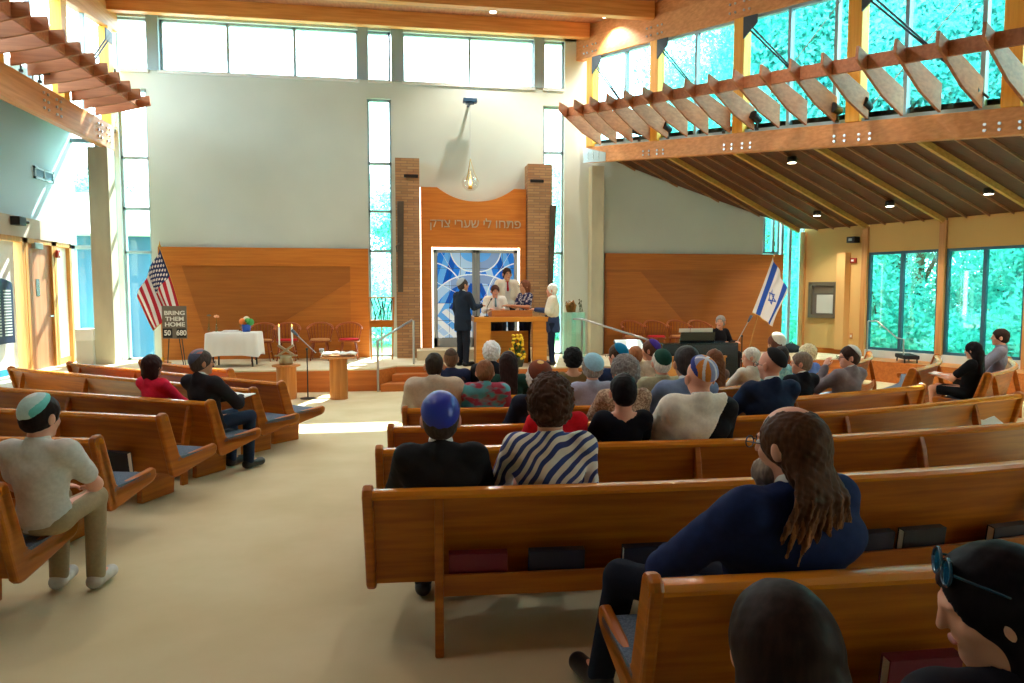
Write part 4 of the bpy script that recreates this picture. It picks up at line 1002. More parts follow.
s_ = thing('sheet_music', 'white sheets spread on the music stand', 'sheet music', (p.x, MY, zs_+.004)); q = MB(); q.prism([Vector((-.23, -.10, -.028)), Vector((.23, -.12, -.038)), Vector((.22, .14, .108)), Vector((-.23, .14, .108))], (0, 0, 0), (0, 0, .004)); q.build('page', M_paper, s_)
BY = 11.9; xa, xb = at_y(668, 365, BY).x, at_y(725, 365, BY).x; zf = floor_z(BY); zt_ = at_y(700, 356, BY).z
t = thing('low_screen', 'low pale oak screen board before the piano', 'screen', ((xa+xb)/2, BY, zf)); hw = (xb-xa)/2; h = zt_-zf
M_lo = wood('oak_pale', (220, 150, 66), (200, 130, 52), 'x', .4)
MB().box((-hw, -.02, .04), (hw, .02, h-.03)).build('board', M_lo, t); MB().box((-hw-.02, -.035, h-.03), (hw+.02, .035, h)).build('cap_rail', M_lo, t, bevel=.006)
for s in (-1, 1): MB().box((s*hw-.025, -.12, 0), (s*hw+.025, .12, .06)).build('foot', M_lo, t)
# ---- fittings on the beige corner wall
def wall_box(px0, px1, py0, py1, depth=.06):
    a, c = at_plane(px0, (py0+py1)/2, WB, WN), at_plane(px1, (py0+py1)/2, WB, WN); m_ = at_plane((px0+px1)/2, py0, WB, WN); l_ = at_plane((px0+px1)/2, py1, WB, WN)
    return (a-WB).dot(WD), (c-WB).dot(WD), l_.z, m_.z
ta, tb, z0, z1 = wall_box(810, 838.5, 282, 318)
t = thing('memorial_display', 'bronze-framed display case set into the beige corner wall', 'display case', WP((ta+tb)/2, z0, -.001)); o = WP((ta+tb)/2, z0, -.001)
q = MB(); fr = .09
for a, c, zz0, zz1 in ((ta, tb, z0, z0+fr), (ta, tb, z1-fr, z1), (ta, ta+fr, z0, z1), (tb-fr, tb, z0, z1)): q.prism([WP(a, zz0)-o, WP(c, zz0)-o, WP(c, zz1)-o, WP(a, zz1)-o], WN*-.08, WN*0)
q.build('frame', mat('bronze_frame', (122, 112, 96), .4, .4), t)
q = MB(); q.prism([WP(ta+fr, z0+fr)-o, WP(tb-fr, z0+fr)-o, WP(tb-fr, z1-fr)-o, WP(ta+fr, z1-fr)-o], WN*-.02, WN*0); q.build('back_board', mat('case_back', (112, 108, 98), .6), t)
q = MB(); q.prism([WP(ta+.22, z0+.12)-o, WP(tb-.13, z0+.12)-o, WP(tb-.13, z1-.32)-o, WP(ta+.22, z1-.32)-o], WN*-.04, WN*-.02); q.build('notice', mat('notice_white', (206, 208, 200), .6), t)
q = MB()
for k in range(5): q.prism([WP(ta+.14, z1-.28+.03*k)-o, WP(tb-.12, z1-.28+.03*k)-o, WP(tb-.12, z1-.265+.03*k)-o, WP(ta+.14, z1-.265+.03*k)-o], WN*-.03, WN*-.02)
q.build('plaque_lines', mat('plaque', (160, 150, 130), .4, .5), t)
ta, tb, z0, z1 = wall_box(841, 849.5, 253, 346)
q = MB(); q.prism([WP(ta, STZ+.13), WP(tb, STZ+.13), WP(tb, z1), WP(ta, z1)], WN*-.22, WN*0); q.build('wall_right_pier', mat('pier_tan', (222, 178, 112), .75), kind='structure')
def wbox(px0, px1, py0, py1, name, lab, cat, m, dep, sub):
    ta, tb, z0, z1 = wall_box(px0, px1, py0, py1); o = WP((ta+tb)/2, (z0+z1)/2, -.001); t = thing(name, lab, cat, o)
    q = MB(); q.prism([WP(ta, z0)-o, WP(tb, z0)-o, WP(tb, z1)-o, WP(ta, z1)-o], WN*-dep, WN*0); q.build(sub[0], m, t, bevel=.008)
    q = MB(); q.prism([WP(ta+(tb-ta)*.3, z0+(z1-z0)*.3)-o, WP(tb-(tb-ta)*.3, z0+(z1-z0)*.3)-o, WP(tb-(tb-ta)*.3, z1-(z1-z0)*.3)-o, WP(ta+(tb-ta)*.3, z1-(z1-z0)*.3)-o], WN*(-dep-.02), WN*-dep); q.build(sub[1], sub[2], t)
wbox(851.5, 857, 258, 263, 'fire_alarm', 'red fire alarm box high on the beige corner wall', 'alarm', mat('alarm_red', (168, 40, 30), .4), .06, ('housing', 'strobe', M_white))
wbox(852, 860, 237, 243, 'wall_speaker', 'black speaker bracketed high on the beige corner wall', 'speaker', M_black, .22, ('cabinet', 'grille', M_steel))
wbox(849.8, 853, 333, 339, 'light_switch', 'small tan switch plate low on the beige corner wall', 'switch', M_post, .015, ('plate', 'toggle', M_white))
p = at_y(792, 343, 16.3); t = thing('duffel_bag', 'dark bag slumped on the floor in the window corner', 'bag', (p.x, 16.35, STZ)); q = MB(); q.sphere((0, 0, .12), (.2, .14, .125), 14).sphere((.12, 0, .10), (.14, .12, .10), 12); q.build('body', mat('bag', (24, 40, 52), .8), t, smooth=True); MB().tube([(-.1, 0, .2), (0, -.02, .28), (.1, 0, .2)], .012, 6).build('handle', M_black, t)
p = at_z(922, 366, STZ); t = thing('bench_seat', 'low black padded bench on the walkway below the wing window', 'bench', (10.95, 13.75, STZ), 1.18); MB().box((-.32, -.16, .08), (.32, .16, .17)).build('seat', M_blacksoft, t, bevel=.02)
for sx in (-1, 1):
    for sy in (-1, 1): MB().tube([(sx*.27, sy*.12, .08), (sx*.28, sy*.12, 0)], .015, 6).build('leg', M_black, t)
# ---- left wall fittings
p0, p1 = LW(0, 282), LW(11, 343)
ya, yb, z0, z1 = LW(11, 300).y, LW(11, 300).y-1.15, p1.z, LW(6, 278).z
t = thing('memorial_board', 'dark navy arch-topped memorial board with rows of small plates beside the doors', 'plaque', (XL+.001, (ya+yb)/2, z0)); hw = (ya-yb)/2; h = z1-z0
poly = [(-hw, 0), (hw, 0), (hw, h*.9)]+[(hw*math.cos(a), h*.9+h*.1*math.sin(a)) for a in [PI*i/12 for i in range(1, 12)]]+[(-hw, h*.9)]
q = MB(); q.prism([Vector((0, y, z)) for y, z in poly], (0, 0, 0), (.04, 0, 0)); q.build('board', mat('board_navy', (16, 44, 78), .4), t, bevel=.01)
q = MB()
for r in range(16):
    for c in range(3): y = hw*(-.78+.6*c); q.box((.041, y, h*(.12+.045*r)), (.047, y+hw*.42, h*(.12+.045*r)+h*.022))
q.build('name_plate_rows', mat('plate_pale', (196, 206, 206), .4), t)
a, c = LW(33.5, 175), LW(52.5, 175); zz0, zz1 = LW(43, 181).z, LW(43, 169).z
t = thing('wall_vent', 'louvred grey vent high on the pale side wall', 'vent', (XL+.001, (a.y+c.y)/2, (zz0+zz1)/2)); hw, hh = abs(c.y-a.y)/2, (zz1-zz0)/2
q = MB(); q.box((0, -hw, -hh), (.03, -hw+.05, hh)).box((0, hw-.05, -hh), (.03, hw, hh)).box((0, -hw, hh-.05), (.03, hw, hh)).box((0, -hw, -hh), (.03, hw, -hh+.05)).box((0, -.02, -hh), (.03, .02, hh)); q.build('frame', M_frameg, t)
q = MB()
for k in range(6): q.box((.004, -hw+.05, -hh+.07+k*(2*hh-.12)/6), (.018, hw-.05, -hh+.10+k*(2*hh-.12)/6))
q.build('louvre_slats', mat('louvre', (90, 140, 170), .5), t)
p = LW(10, 221); t = thing('wall_mounted_camera', 'black security camera on the band above the side doors', 'camera', p+Vector((.06, 0, 0))); MB().box((0, -.12, -.08), (.16, .12, .08)).build('body', M_black, t, bevel=.01); MB().tube([(.08, .12, 0), (.12, .26, .0)], [.045, .03], 10).build('lens', M_black, t)
p = LW(54, 254); t = thing('wall_mounted_strobe', 'small red and white alarm strobe beside the brown door head', 'alarm', p+Vector((.05, 0, 0))); MB().box((0, -.06, -.08), (.05, .06, .08)).build('housing', MATS['alarm_red'], t, bevel=.008); MB().box((.05, -.03, -.03), (.07, .03, .03)).build('lens', M_white, t)
BY_ = 15.9; p0, p1 = at_y(75.5, 362, BY_), at_y(94, 362, BY_)
t = thing('waste_bin', 'two-tone white bin on the walkway by the entrance glass', 'bin', ((p0.x+p1.x)/2, BY_+.2, STZ)); hw = (p1.x-p0.x)/2*.95; h = at_y(85, 329, BY_).z-STZ
MB().box((-hw, -.18, 0), (hw, .18, h*.68)).build('body', mat('bin_grey', (200, 208, 204), .5), t, bevel=.01); MB().box((-hw-.01, -.19, h*.68), (hw+.01, .19, h)).build('lid', M_framew, t, bevel=.012)
# ---- stage spotlights clamped to the beams
def spotl(p, d, lab, grp):
    t = thing('stage_spotlight', lab, 'spotlight', p, 0, grp); d = Vector(d).normalized()
    MB().tube([d*-.1, d*-.06, d*.1, d*.14], [.03, .07, .075, .08], 12).build('housing', M_black, t, auto=.7); MB().tube([(0, 0, 0), (0, 0, -.16)], .014, 6).build('yoke', M_black, t); MB().tube([(0, 0, -.2), (0, 0, -.16)], .035, 8).build('clamp', M_black, t)
for i, (s, lab) in enumerate(((1.9, 'black spotlight on the wing beam nearest the white front wall'), (2.75, 'second black spotlight along the wing beam from the front wall'), (4.2, 'black spotlight on the wing beam above the ribbed ceiling start'), (4.95, 'black spotlight midway along the wing beam'), (6.5, 'black spotlight on the wing beam past its middle bolts'), (7.0, 'black spotlight tilted up beside the middle beam bolts'), (8.55, 'black spotlight on the wing beam nearest the camera'))):
    spotl(BP(s, .57, -.12), (-.6, -.3, .3 if i % 2 else .1), lab, 'spotlights on the wing beam')
for Y, lab in ((13.3, 'black spotlight on the side beam above the beige column'), (12.7, 'dark spotlight in the middle of the side beam'), (11.3, 'black spotlight on the side beam nearest the camera')): spotl(Vector((LBX+.0, Y, LZ+.73)), (.6, .3, .2), lab, 'spotlights on the side beam')
# ================================================================== figures: smooth bodies from blended solids
V3 = lambda *a: np.array(a, np.float32)
def rotm(yaw=0, pitch=0, roll=0):
    cy, sy = math.cos(yaw), math.sin(yaw); cp, sp = math.cos(pitch), math.sin(pitch); cr, sr = math.cos(roll), math.sin(roll)
    Rz = np.array([[cy, -sy, 0], [sy, cy, 0], [0, 0, 1]]); Rx = np.array([[1, 0, 0], [0, cp, -sp], [0, sp, cp]]); Ry = np.array([[cr, 0, sr], [0, 1, 0], [-sr, 0, cr]])
    return (Rz @ Rx @ Ry).astype(np.float32)
class Solid:
    def __init__(s): s.p = []; s.sub = []; s.cut = []; s.noise = None
    def cone(s, a, b, ra, rb, k=.03): s.p.append(('c', V3(*a), V3(*b), ra, rb, k)); return s
    def ell(s, c, r, R=None, k=.03): s.p.append(('e', V3(*c), V3(*r), R, None, k)); return s
    def minus(s, c, r, R=None): s.sub.append((V3(*c), V3(*r), R)); return s
    def half(s, p, n):          # keep the side n points to
        n = V3(*n); s.cut.append((V3(*p), n/np.linalg.norm(n))); return s
    @staticmethod
    def _ev(q, X, Y, Z):
        if q[0] == 'c':
            a, b, ra, rb = q[1:5]; d = b-a; dd = float(d @ d)+1e-9
            px, py, pz = X-a[0], Y-a[1], Z-a[2]
            t = np.clip((px*d[0]+py*d[1]+pz*d[2])/dd, 0, 1)
            return np.sqrt((px-t*d[0])**2+(py-t*d[1])**2+(pz-t*d[2])**2)-(ra+(rb-ra)*t)
        return Solid._el(q[1], q[2], q[3], X, Y, Z)
    @staticmethod
    def _el(c, r, R, X, Y, Z):
        px, py, pz = X-c[0], Y-c[1], Z-c[2]
        if R is not None:
            px, py, pz = R[0, 0]*px+R[1, 0]*py+R[2, 0]*pz, R[0, 1]*px+R[1, 1]*py+R[2, 1]*pz, R[0, 2]*px+R[1, 2]*py+R[2, 2]*pz
        k0 = np.sqrt((px/r[0])**2+(py/r[1])**2+(pz/r[2])**2); k1 = np.sqrt((px/r[0]**2)**2+(py/r[1]**2)**2+(pz/r[2]**2)**2)+1e-6
        return k0*(k0-1)/k1
    def mesh(s, h, grow=0.0):
        los, his = [], []
        for q in s.p:
            if q[0] == 'c': m = max(q[3], q[4]); los.append(np.minimum(q[1], q[2])-m); his.append(np.maximum(q[1], q[2])+m)
            else: m = q[2].max() if q[3] is not None else q[2]; los.append(q[1]-m); his.append(q[1]+m)
        pad = grow+.02+2*h
        lo = np.min(los, 0)-pad; hi = np.max(his, 0)+pad
        n = np.ceil((hi-lo)/h).astype(int)+1
        ax = [lo[i]+h*np.arange(n[i], dtype=np.float32) for i in range(3)]
        D = np.full(n, .5, np.float32)
        for q, l, u in zip(s.p, los, his):
            k = q[5]; m = k+grow+3*h+.02
            i0 = np.maximum(((l-m-lo)/h).astype(int), 0); i1 = np.minimum(((u+m-lo)/h).astype(int)+2, n)
            sl = tuple(slice(a, b) for a, b in zip(i0, i1))
            X, Y, Z = ax[0][sl[0]][:, None, None], ax[1][sl[1]][None, :, None], ax[2][sl[2]][None, None, :]
            e = s._ev(q, X, Y, Z); d = D[sl]
            hh = np.clip(.5+.5*(d-e)/k, 0, 1); D[sl] = d+(e-d)*hh-k*hh*(1-hh)
        D -= grow
        X, Y, Z = ax[0][:, None, None], ax[1][None, :, None], ax[2][None, None, :]
        if s.noise:
            a, f = s.noise; D += a*(np.sin(X*f+3*np.sin(Y*f*.7))*np.sin(Y*f*1.1+2*np.sin(Z*f*.6))*np.sin(Z*f*.9+1.3)+.6*np.sin(X*f*2.1+Z*f)*np.sin(Y*f*2.3+1)*np.sin(Z*f*1.9))
        for c, r, R in s.sub: D = np.maximum(D, -s._el(c, r, R, X, Y, Z))
        for p, nn in s.cut: D = np.maximum(D, -((X-p[0])*nn[0]+(Y-p[1])*nn[1]+(Z-p[2])*nn[2]))
        return nets(D, lo, h)
def nets(D, lo, h):
    S = D < 0
    n = np.array(D.shape)-1
    acc = np.zeros((*n, 3), np.float32); cnt = np.zeros(n, np.float32)
    full = [slice(None, -1), slice(1, None)]
    for axis in range(3):
        o = [i for i in range(3) if i != axis]
        for a in (0, 1):
            for b in (0, 1):
                s0 = [None]*3; s1 = [None]*3
                s0[axis], s1[axis] = full[0], full[1]; s0[o[0]] = s1[o[0]] = full[a]; s0[o[1]] = s1[o[1]] = full[b]
                d0, d1 = D[tuple(s0)], D[tuple(s1)]; x = S[tuple(s0)] != S[tuple(s1)]
                idx = np.nonzero(x); t = d0[idx]/(d0[idx]-d1[idx])
                acc[(*idx, axis)] += t
                if a: acc[(*idx, o[0])] += 1
                if b: acc[(*idx, o[1])] += 1
                cnt[idx] += 1
    act = cnt > 0; ids = np.full(n, -1, np.int32); k = np.nonzero(act); ids[k] = np.arange(len(k[0]))
    V = (np.stack(k, 1)+acc[k]/cnt[k][:, None])*h+lo
    F = []
    for axis in range(3):
        o = [(axis+1) % 3, (axis+2) % 3]
        s0 = [slice(1, -1)]*3; s1 = [slice(1, -1)]*3; s0[axis] = slice(0, -1); s1[axis] = slice(1, None)
        A, B = S[tuple(s0)], S[tuple(s1)]
        for flip in (0, 1):
            i = np.nonzero(A & ~B if not flip else B & ~A)
            g = [i[0]+(1 if axis != 0 else 0), i[1]+(1 if axis != 1 else 0), i[2]+(1 if axis != 2 else 0)]
            def c(da, db):
                q = [g[0].copy(), g[1].copy(), g[2].copy()]; q[o[0]] -= da; q[o[1]] -= db; return ids[q[0], q[1], q[2]]
            q = np.stack([c(1, 1), c(0, 1), c(0, 0), c(1, 0)], 1)
            F.append(q if not flip else q[:, ::-1])
    F = np.concatenate(F); F = F[(F >= 0).all(1)]
    return V.astype(np.float32), F
def solid_obj(s, name, mats, parent, h, grow=0, face=None):
    V, F = s.mesh(h, grow)
    if not len(F): return None
    me = bpy.data.meshes.new(name); me.vertices.add(len(V)); me.vertices.foreach_set('co', V.ravel())
    me.loops.add(F.size); me.loops.foreach_set('vertex_index', F.ravel()); me.polygons.add(len(F)); me.polygons.foreach_set('loop_start', np.arange(0, F.size, 4))
    me.update(calc_edges=True)
    mats = mats if isinstance(mats, (list, tuple)) else [mats]
    for m in mats: me.materials.append(m)
    me.polygons.foreach_set('use_smooth', np.ones(len(F), bool))
    if face is not None: me.polygons.foreach_set('material_index', face(V[F].mean(1)).astype(np.int32))
    o = bpy.data.objects.new(name, me); COL.objects.link(o); o.parent = parent
    return o
SKIN = {k: mat('skin_'+k, c, .55) for k, c in {'fair': (232, 180, 150), 'pink': (226, 160, 132), 'tan': (206, 148, 112), 'olive': (190, 132, 98)}.items()}
for m_ in SKIN.values(): m_.node_tree.nodes['Principled BSDF'].inputs['Subsurface Weight'].default_value = .0
def hairm(rgb, b=None): 
    b = b or tuple(min(255, int(c*1.22+2)) for c in rgb)
    return noisy('hair_%d_%d_%d' % rgb, rgb, b, (90, 90, 14), .55, 3, .10)
M_iris, M_eye, M_lip, M_shoe = mat('iris', (40, 28, 22), .2), mat('eye_white', (232, 228, 222), .3), mat('lips', (176, 92, 84), .5), mat('shoe_black', (16, 16, 18), .35)
def plain(rgb, rough=.85): return noisy('cloth_%d_%d_%d' % rgb, rgb, tuple(max(0, int(c*.95)) for c in rgb), (50, 50, 50), rough, 3, .15)

def figure(name, label, loc, rz, s=1.0, pose='sit', arms='lap', lean=None, yaw=0, pitch=0, skin='fair', hair='short', hairc=(50, 38, 30), top=None, topm=None, sleeves='long', trousers=(40, 42, 50), skirt=False,
           bulk=1.0, sw=1.0, jacket=False, kippah=None, kmats=None, tallit=None, glasses=False, beard=None, shoes=None, h=.010, neckline=0, face=False, hairnoise=None, group=None, floor_drop=0.0, hs=1.1, collar=False, wrists=None, sitz=.43, legs=True, hips=0, twist=0, tie=None, knees=None, legpts=None):
    t = thing(name, label, 'person', loc, rz, group)
    lean = (-.19 if pose == 'sit' else 0) if lean is None else lean
    z0 = sitz if pose == 'sit' else .88*s
    RT = rotm(twist)
    def U(x, y, z):
        v = RT @ np.array([x*s, (y+lean*z)*s, 0], np.float32); return (v[0], v[1], z0+z*s)
    hy = .035 + (.02 if pose == 'sit' else 0)
    # head frame
    sH = s*hs; HB = np.array(U(0, hy-.02, .635), np.float32); HR = rotm(yaw+twist, pitch)
    def Hd(x, y, z): v = HR @ (np.array([x, y, z+.095], np.float32)*sH); return tuple(HB+v)
    def R3(*r): return tuple(s*a for a in r)
    def Rh(*r): return tuple(sH*a for a in r)
    f = sw
    sh = [U(-.182*f, 0, .53), U(.182*f, 0, .53)]
    AR = {'lap': ((.245, .13, .27), (.10, .36, .20)), 'book': ((.235, .14, .29), (.085, .36, .31)), 'side': ((.225, .0, .27), (.235, .06, .03)), 'table': ((.25, .08, .30), (.15, .36, .33)), 'fold': ((.25, .08, .30), (.03, .26, .34)), 'wide': ((.33, .10, .27), (.20, .38, .20)), 'face': ((.20, .16, .36), (.06, .18, .60))}
    el, wr = [], []
    for sd in (0, 1):
        a = arms[sd] if isinstance(arms, tuple) else arms; sg = -1 if sd == 0 else 1
        e, w = AR[a]; el.append(U(sg*e[0]*f, e[1]-lean*e[2], e[2])); wr.append(U(sg*w[0], w[1]-lean*w[2], w[2]))
    if pose == 'sit':
        hp = [(sg*.088*s, 0, sitz+.082) for sg in (-1, 1)]
        kx = knees or (-.13, .13)
        kn = [(x*s, .43*s, sitz+.085) for x in kx]; an = [(x*s*1.02, .40*s, .085-floor_drop) for x in kx]
        if legpts: kn = [(x*s, y*s, sitz+.085) for x, y in legpts[0]]; an = [(x*s, y*s, .085) for x, y in legpts[1]]
    else:
        hp = [(sg*.088*s, 0, .90*s) for sg in (-1, 1)]; kn = [(sg*.09*s, .015*s, .50*s) for sg in (-1, 1)]; an = [(sg*.095*s, -.01*s, .09*s) for sg in (-1, 1)]
    toe = [(a[0]*1.12, a[1]+.175*s, .045*s-(floor_drop if pose == 'sit' else 0)) for a in an]
    tors = Solid()
    def torso(S, g=0):
        S.ell(U(0, 0, .10), R3(.165+hips+g, .118+g, .11+g), k=.05)
        S.ell(U(0, .0, .25), R3((.138+g)*bulk, (.105+g)*bulk, .14), k=.06)
        S.ell(U(0, .0, .40), R3((.162+g)*bulk*f, (.112+g)*bulk, .16), k=.06)
        S.cone(U(-.145*f, -.005, .528), U(.145*f, -.005, .528), (.060+g)*s, (.060+g)*s, k=.05)
    def arm(S, sd, g=0, upto=1.0, k=.035):
        S.cone(sh[sd], el[sd] if upto >= .5 else tuple(np.array(sh[sd])+(np.array(el[sd])-sh[sd])*upto*2), (.053+g)*s*bulk**.5, (.042+g+(.006 if upto < .5 else 0))*s*bulk**.5, k)
        if upto > .5:
            e, w = np.array(el[sd]), np.array(wr[sd]); q = e+(w-e)*min(1, (upto-.5)*2); S.cone(el[sd], q, (.040+g)*s, (.028+g)*s, k)
    # ---- body: one surface
    B = Solid(); torso(B)
    B.cone(U(0, -.01, .52), U(0, .015, .65), .058*sH, .054*sH, .03)
    for sd in (0, 1):
        arm(B, sd)
        d = np.array(wr[sd])-np.array(el[sd]); d /= np.linalg.norm(d); sg = -1 if sd == 0 else 1
        side = np.cross(d, [0, 0, 1]); side /= np.linalg.norm(side)+1e-6; dn = np.cross(d, side); dn *= np.sign(-dn[2]) or 1
        W = np.array(wr[sd]); pc = W+d*.045*s
        RR = np.stack([side, d, dn], 1).astype(np.float32)
        B.ell(pc, R3(.040, .050, .018), RR, .012)
        inn = side*(-1 if (side[0]*sg) > 0 else 1)
        for i, (o, L) in enumerate(((-.027, .068), (-.009, .078), (.009, .072), (.026, .056))):
            a0 = W+d*.085*s-inn*o*s; a1 = a0+(d*.55*L+dn*.010)*s; a2 = a1+(d*.45*L+dn*.022)*s
            B.cone(a0, a1, .0085*s, .008*s, .008).cone(a1, a2, .008*s, .0068*s, .006)
        b0 = W+(d*.03+inn*.034)*s; b1 = b0+(d*.035+inn*.022)*s; b2 = b1+(d*.030+dn*.01)*s
        B.cone(b0, b1, .011*s, .009*s, .010).cone(b1, b2, .009*s, .0075*s, .006)
        if legs:
            B.cone(hp[sd], kn[sd], .078*s, .056*s, .04).cone(kn[sd], an[sd], .054*s, .036*s, .03).cone(an[sd], toe[sd], .036*s, .028*s, .02)
    B.ell(Hd(0, -.012, .025), Rh(.076, .095, .090), HR, .03).ell(Hd(0, .028, -.042), Rh(.058, .060, .070), HR, .03).ell(Hd(0, .066, -.098), Rh(.022, .020, .017), HR, .025)
    B.cone(Hd(0, .088, .012), Hd(0, .103, -.026), .008*sH, .0105*sH, .012).ell(Hd(0, .078, .022), Rh(.046, .013, .010), HR, .014).ell(Hd(0, .083, -.060), Rh(.021, .010, .008), HR, .008)
    B.ell(Hd(-.043, .058, -.028), Rh(.018, .018, .018), HR, .02).ell(Hd(.043, .058, -.028), Rh(.018, .018, .018), HR, .02)
    for sg in (-1, 1): B.ell(Hd(sg*.086, -.008, -.010), Rh(.012, .020, .034), HR @ rotm(-sg*.35), .008)
    for sg in (-1, 1): B.minus(Hd(sg*.031, .101, .002), Rh(.017, .012, .010), HR)
    solid_obj(B, 'body', SKIN[skin], t, h)
    if face:
        for sg in ((-1, 1) if face != 'lids' else ()):
            q = Solid().ell(Hd(sg*.031, .0775, .002), Rh(.0135, .0115, .0085), HR, .01); solid_obj(q, 'eye', [M_eye, M_iris], t, .0022*sH, face=lambda c, sg=sg: (np.linalg.norm(c-np.array(Hd(sg*.031, .0895, .002)), axis=1) < .0075*sH).astype(int))
            q = Solid().cone(Hd(sg*.018, .092, .022), Hd(sg*.048, .080, .022), .0045*sH, .003*sH, .01); solid_obj(q, 'eyebrow', hairm(hairc), t, .0025*sH)
        q = Solid().ell(Hd(0, .090, -.060), Rh(.024, .008, .0075), HR, .01); solid_obj(q, 'lips', M_lip, t, .0025*sH)
    # ---- upper garment
    g = .020 if jacket else .012
    m = topm or plain(top)
    G = Solid(); torso(G, g)
    up = {'long': .97, 'short': .34, 'half': .62, 'none': 0}[sleeves]
    for sd in (0, 1):
        if up: arm(G, sd, g if sleeves == 'long' else g+.006, up, .04)
    if jacket:
        G.cone(U(-.05, -.015, .575), U(.05, -.015, .575), .045*s, .045*s, .04)
        for sg in (-1, 1): G.ell(U(sg*.168*f, -.005, .548), R3(.058, .062, .040), k=.04)
        if pose == 'stand':
            G.cone(U(0, 0, .10), U(0, -.005, -.10), .165*s, .175*s, .05)
    if sleeves == 'short':
        for sd in (0, 1):
            e, a = np.array(el[sd]), np.array(sh[sd]); G.half(e-(e-a)*.12, (a-e)) if False else None
    nz = .60 if jacket else .585-neckline
    if not jacket and not neckline: nz = .60; G.cone(U(0, -.022, .545), U(0, -.014, .585), .070*s*hs**.5, .066*s*hs**.5, .025)
    G.minus(U(0, .02+(.075 if jacket else 0), nz+.05), R3(.072+neckline*.9, .085+neckline*.5, .06+neckline*.4))
    if jacket: G.cone(U(0, -.038, .57), U(0, -.032, .598), .062*s*hs**.5, .058*s*hs**.5, .03)
    if pose == 'sit': G.half((0, 0, sitz+.015), (0, 0, 1))
    else: G.half(U(0, 0, -.17 if jacket else -.03), (0, 0, 1))
    if pose == 'sit' and jacket: G.ell(U(0, .02, .05), R3(.19, .14, .07), k=.04)
    G.noise = (.0030, 30)
    solid_obj(G, 'jacket' if jacket else 'shirt', m, t, h)
    if collar:
        Cc = Solid().cone(U(0, -.014, .54), U(0, .008, .595), .074*s*hs**.5, .066*s*hs**.5, .01).half(U(0, .09, .61), (0, -.9, -1)); solid_obj(Cc, 'collar', m, t, min(h, .007))
    if jacket or tie:
        Cc = Solid().cone(U(0, -.004, .575), U(0, .004, .622), .061*sH, .0585*sH, .01).half(U(0, .08, .60), (0, -.8, -1)); solid_obj(Cc, 'collar', M_white, t, min(h, .008))
    if tie:
        q = Solid().cone(U(0, .085, .57), U(0, .13, .40), .016*s, .026*s, .01).ell(U(0, .08, .575), R3(.02, .016, .02), None, .01); solid_obj(q, 'necktie', plain(tie), t, .006)
    # ---- trousers or skirt, shoes
    if legs:
        T = Solid(); T.ell((0, 0, z0+.075*s if pose == 'sit' else .93*s), R3(.172+hips, .128, .10), None, .05)
        if skirt:
            T.cone(hp[0], kn[0], .095*s, .085*s, .09).cone(hp[1], kn[1], .095*s, .085*s, .09).cone(tuple((np.array(hp[0])+hp[1])/2), tuple((np.array(kn[0])+kn[1])/2), .09*s, .075*s, .08)
            T.half((0, .36*s, 0), (0, -1, 0)) if pose == 'sit' else None
        else:
            for sd in (0, 1): T.cone(hp[sd], kn[sd], .092*s, .072*s, .04).cone(kn[sd], (np.array(an[sd])+(0, 0, -.005)), .072*s, .060*s, .03)
        T.half((0, 0, z0+.16*s if pose == 'sit' else .99*s), (0, 0, -1))
        solid_obj(T, 'skirt' if skirt else 'trousers', plain(trousers), t, h)
        for sd in (0, 1):
            fz = toe[sd][2]-.045*s
            q = Solid().cone((an[sd][0], an[sd][1]-.03*s, fz+.05*s), toe[sd], .052*s, .046*s, .03).cone((an[sd][0], an[sd][1], fz+.045*s), (an[sd][0], an[sd][1], fz+.10*s), .050*s, .048*s, .02).half((0, 0, fz+.001), (0, 0, 1))
            so = solid_obj(q, 'shoe', shoes or M_shoe, t, min(h, .008))
    # ---- hair
    hm = hairm(hairc); Hh = Solid(); hh = min(h, .007)
    if hair in ('short', 'bald', 'crop', 'curly', 'bun'):
        e = {'crop': .004, 'short': .012, 'bald': .008, 'curly': .024, 'bun': .014}[hair]
        Hh.ell(Hd(0, -.016, .028), Rh(.078+e, .097+e, .092+e), HR, .02)
        Hh.ell(Hd(0, -.05, -.03), Rh(.064+e*.7, .050+e, .062), HR, .03)
        if hair == 'bun': Hh.ell(Hd(0, -.115, .0), Rh(.042, .036, .048), HR, .02)
        Hh.minus(Hd(0, .125, -.045), Rh(.088, .098, .108), HR)
        if hair in ('short', 'crop', 'bald'):
            for sg in (-1, 1): Hh.minus(Hd(sg*.092, .004, -.022), Rh(.028, .032, .042), HR)
        Hh.half(Hd(0, -.05, -.092), tuple(HR @ V3(0, .25, 1)))
        if hair == 'bald': Hh.minus(Hd(0, .02, .105), Rh(.082, .098, .085), HR)
        if hair == 'curly': Hh.noise = (.010, 75)
        else: Hh.noise = hairnoise or (.003, 60)
    elif hair in ('bob', 'long', 'wavy'):
        Hh.ell(Hd(0, -.018, .026), Rh(.094, .112, .104), HR, .03)
        Hh.cone(Hd(-.035, -.035, .0), Hd(-.045, -.040, -.105), .062*sH, .05*sH, .04).cone(Hd(.035, -.035, .0), Hd(.045, -.04, -.105), .062*sH, .05*sH, .04).ell(Hd(0, -.06, -.06), Rh(.075, .055, .08), HR, .04)
        if hair != 'bob':
            L = .30 if hair == 'long' else .22
            b0 = np.array(Hd(0, -.075, -.06)); b1 = np.array(U(0, -.135, .66-L+.0))
            for dx in (-.045, .0, .045): Hh.cone(b0+(HR @ V3(dx, 0, 0)), b1+(RT @ V3(dx*1.2, 0, 0)), .052*s, .036*s, .04)
        Hh.minus(Hd(0, .130, -.04), Rh(.074, .100, .118), HR)
        Hh.noise = hairnoise or (.004, 55)
    elif hair == 'mane':     # thinning crown, long lank hair to the shoulder blades
        Hh.ell(Hd(0, -.02, .015), Rh(.096, .108, .096), HR, .03)
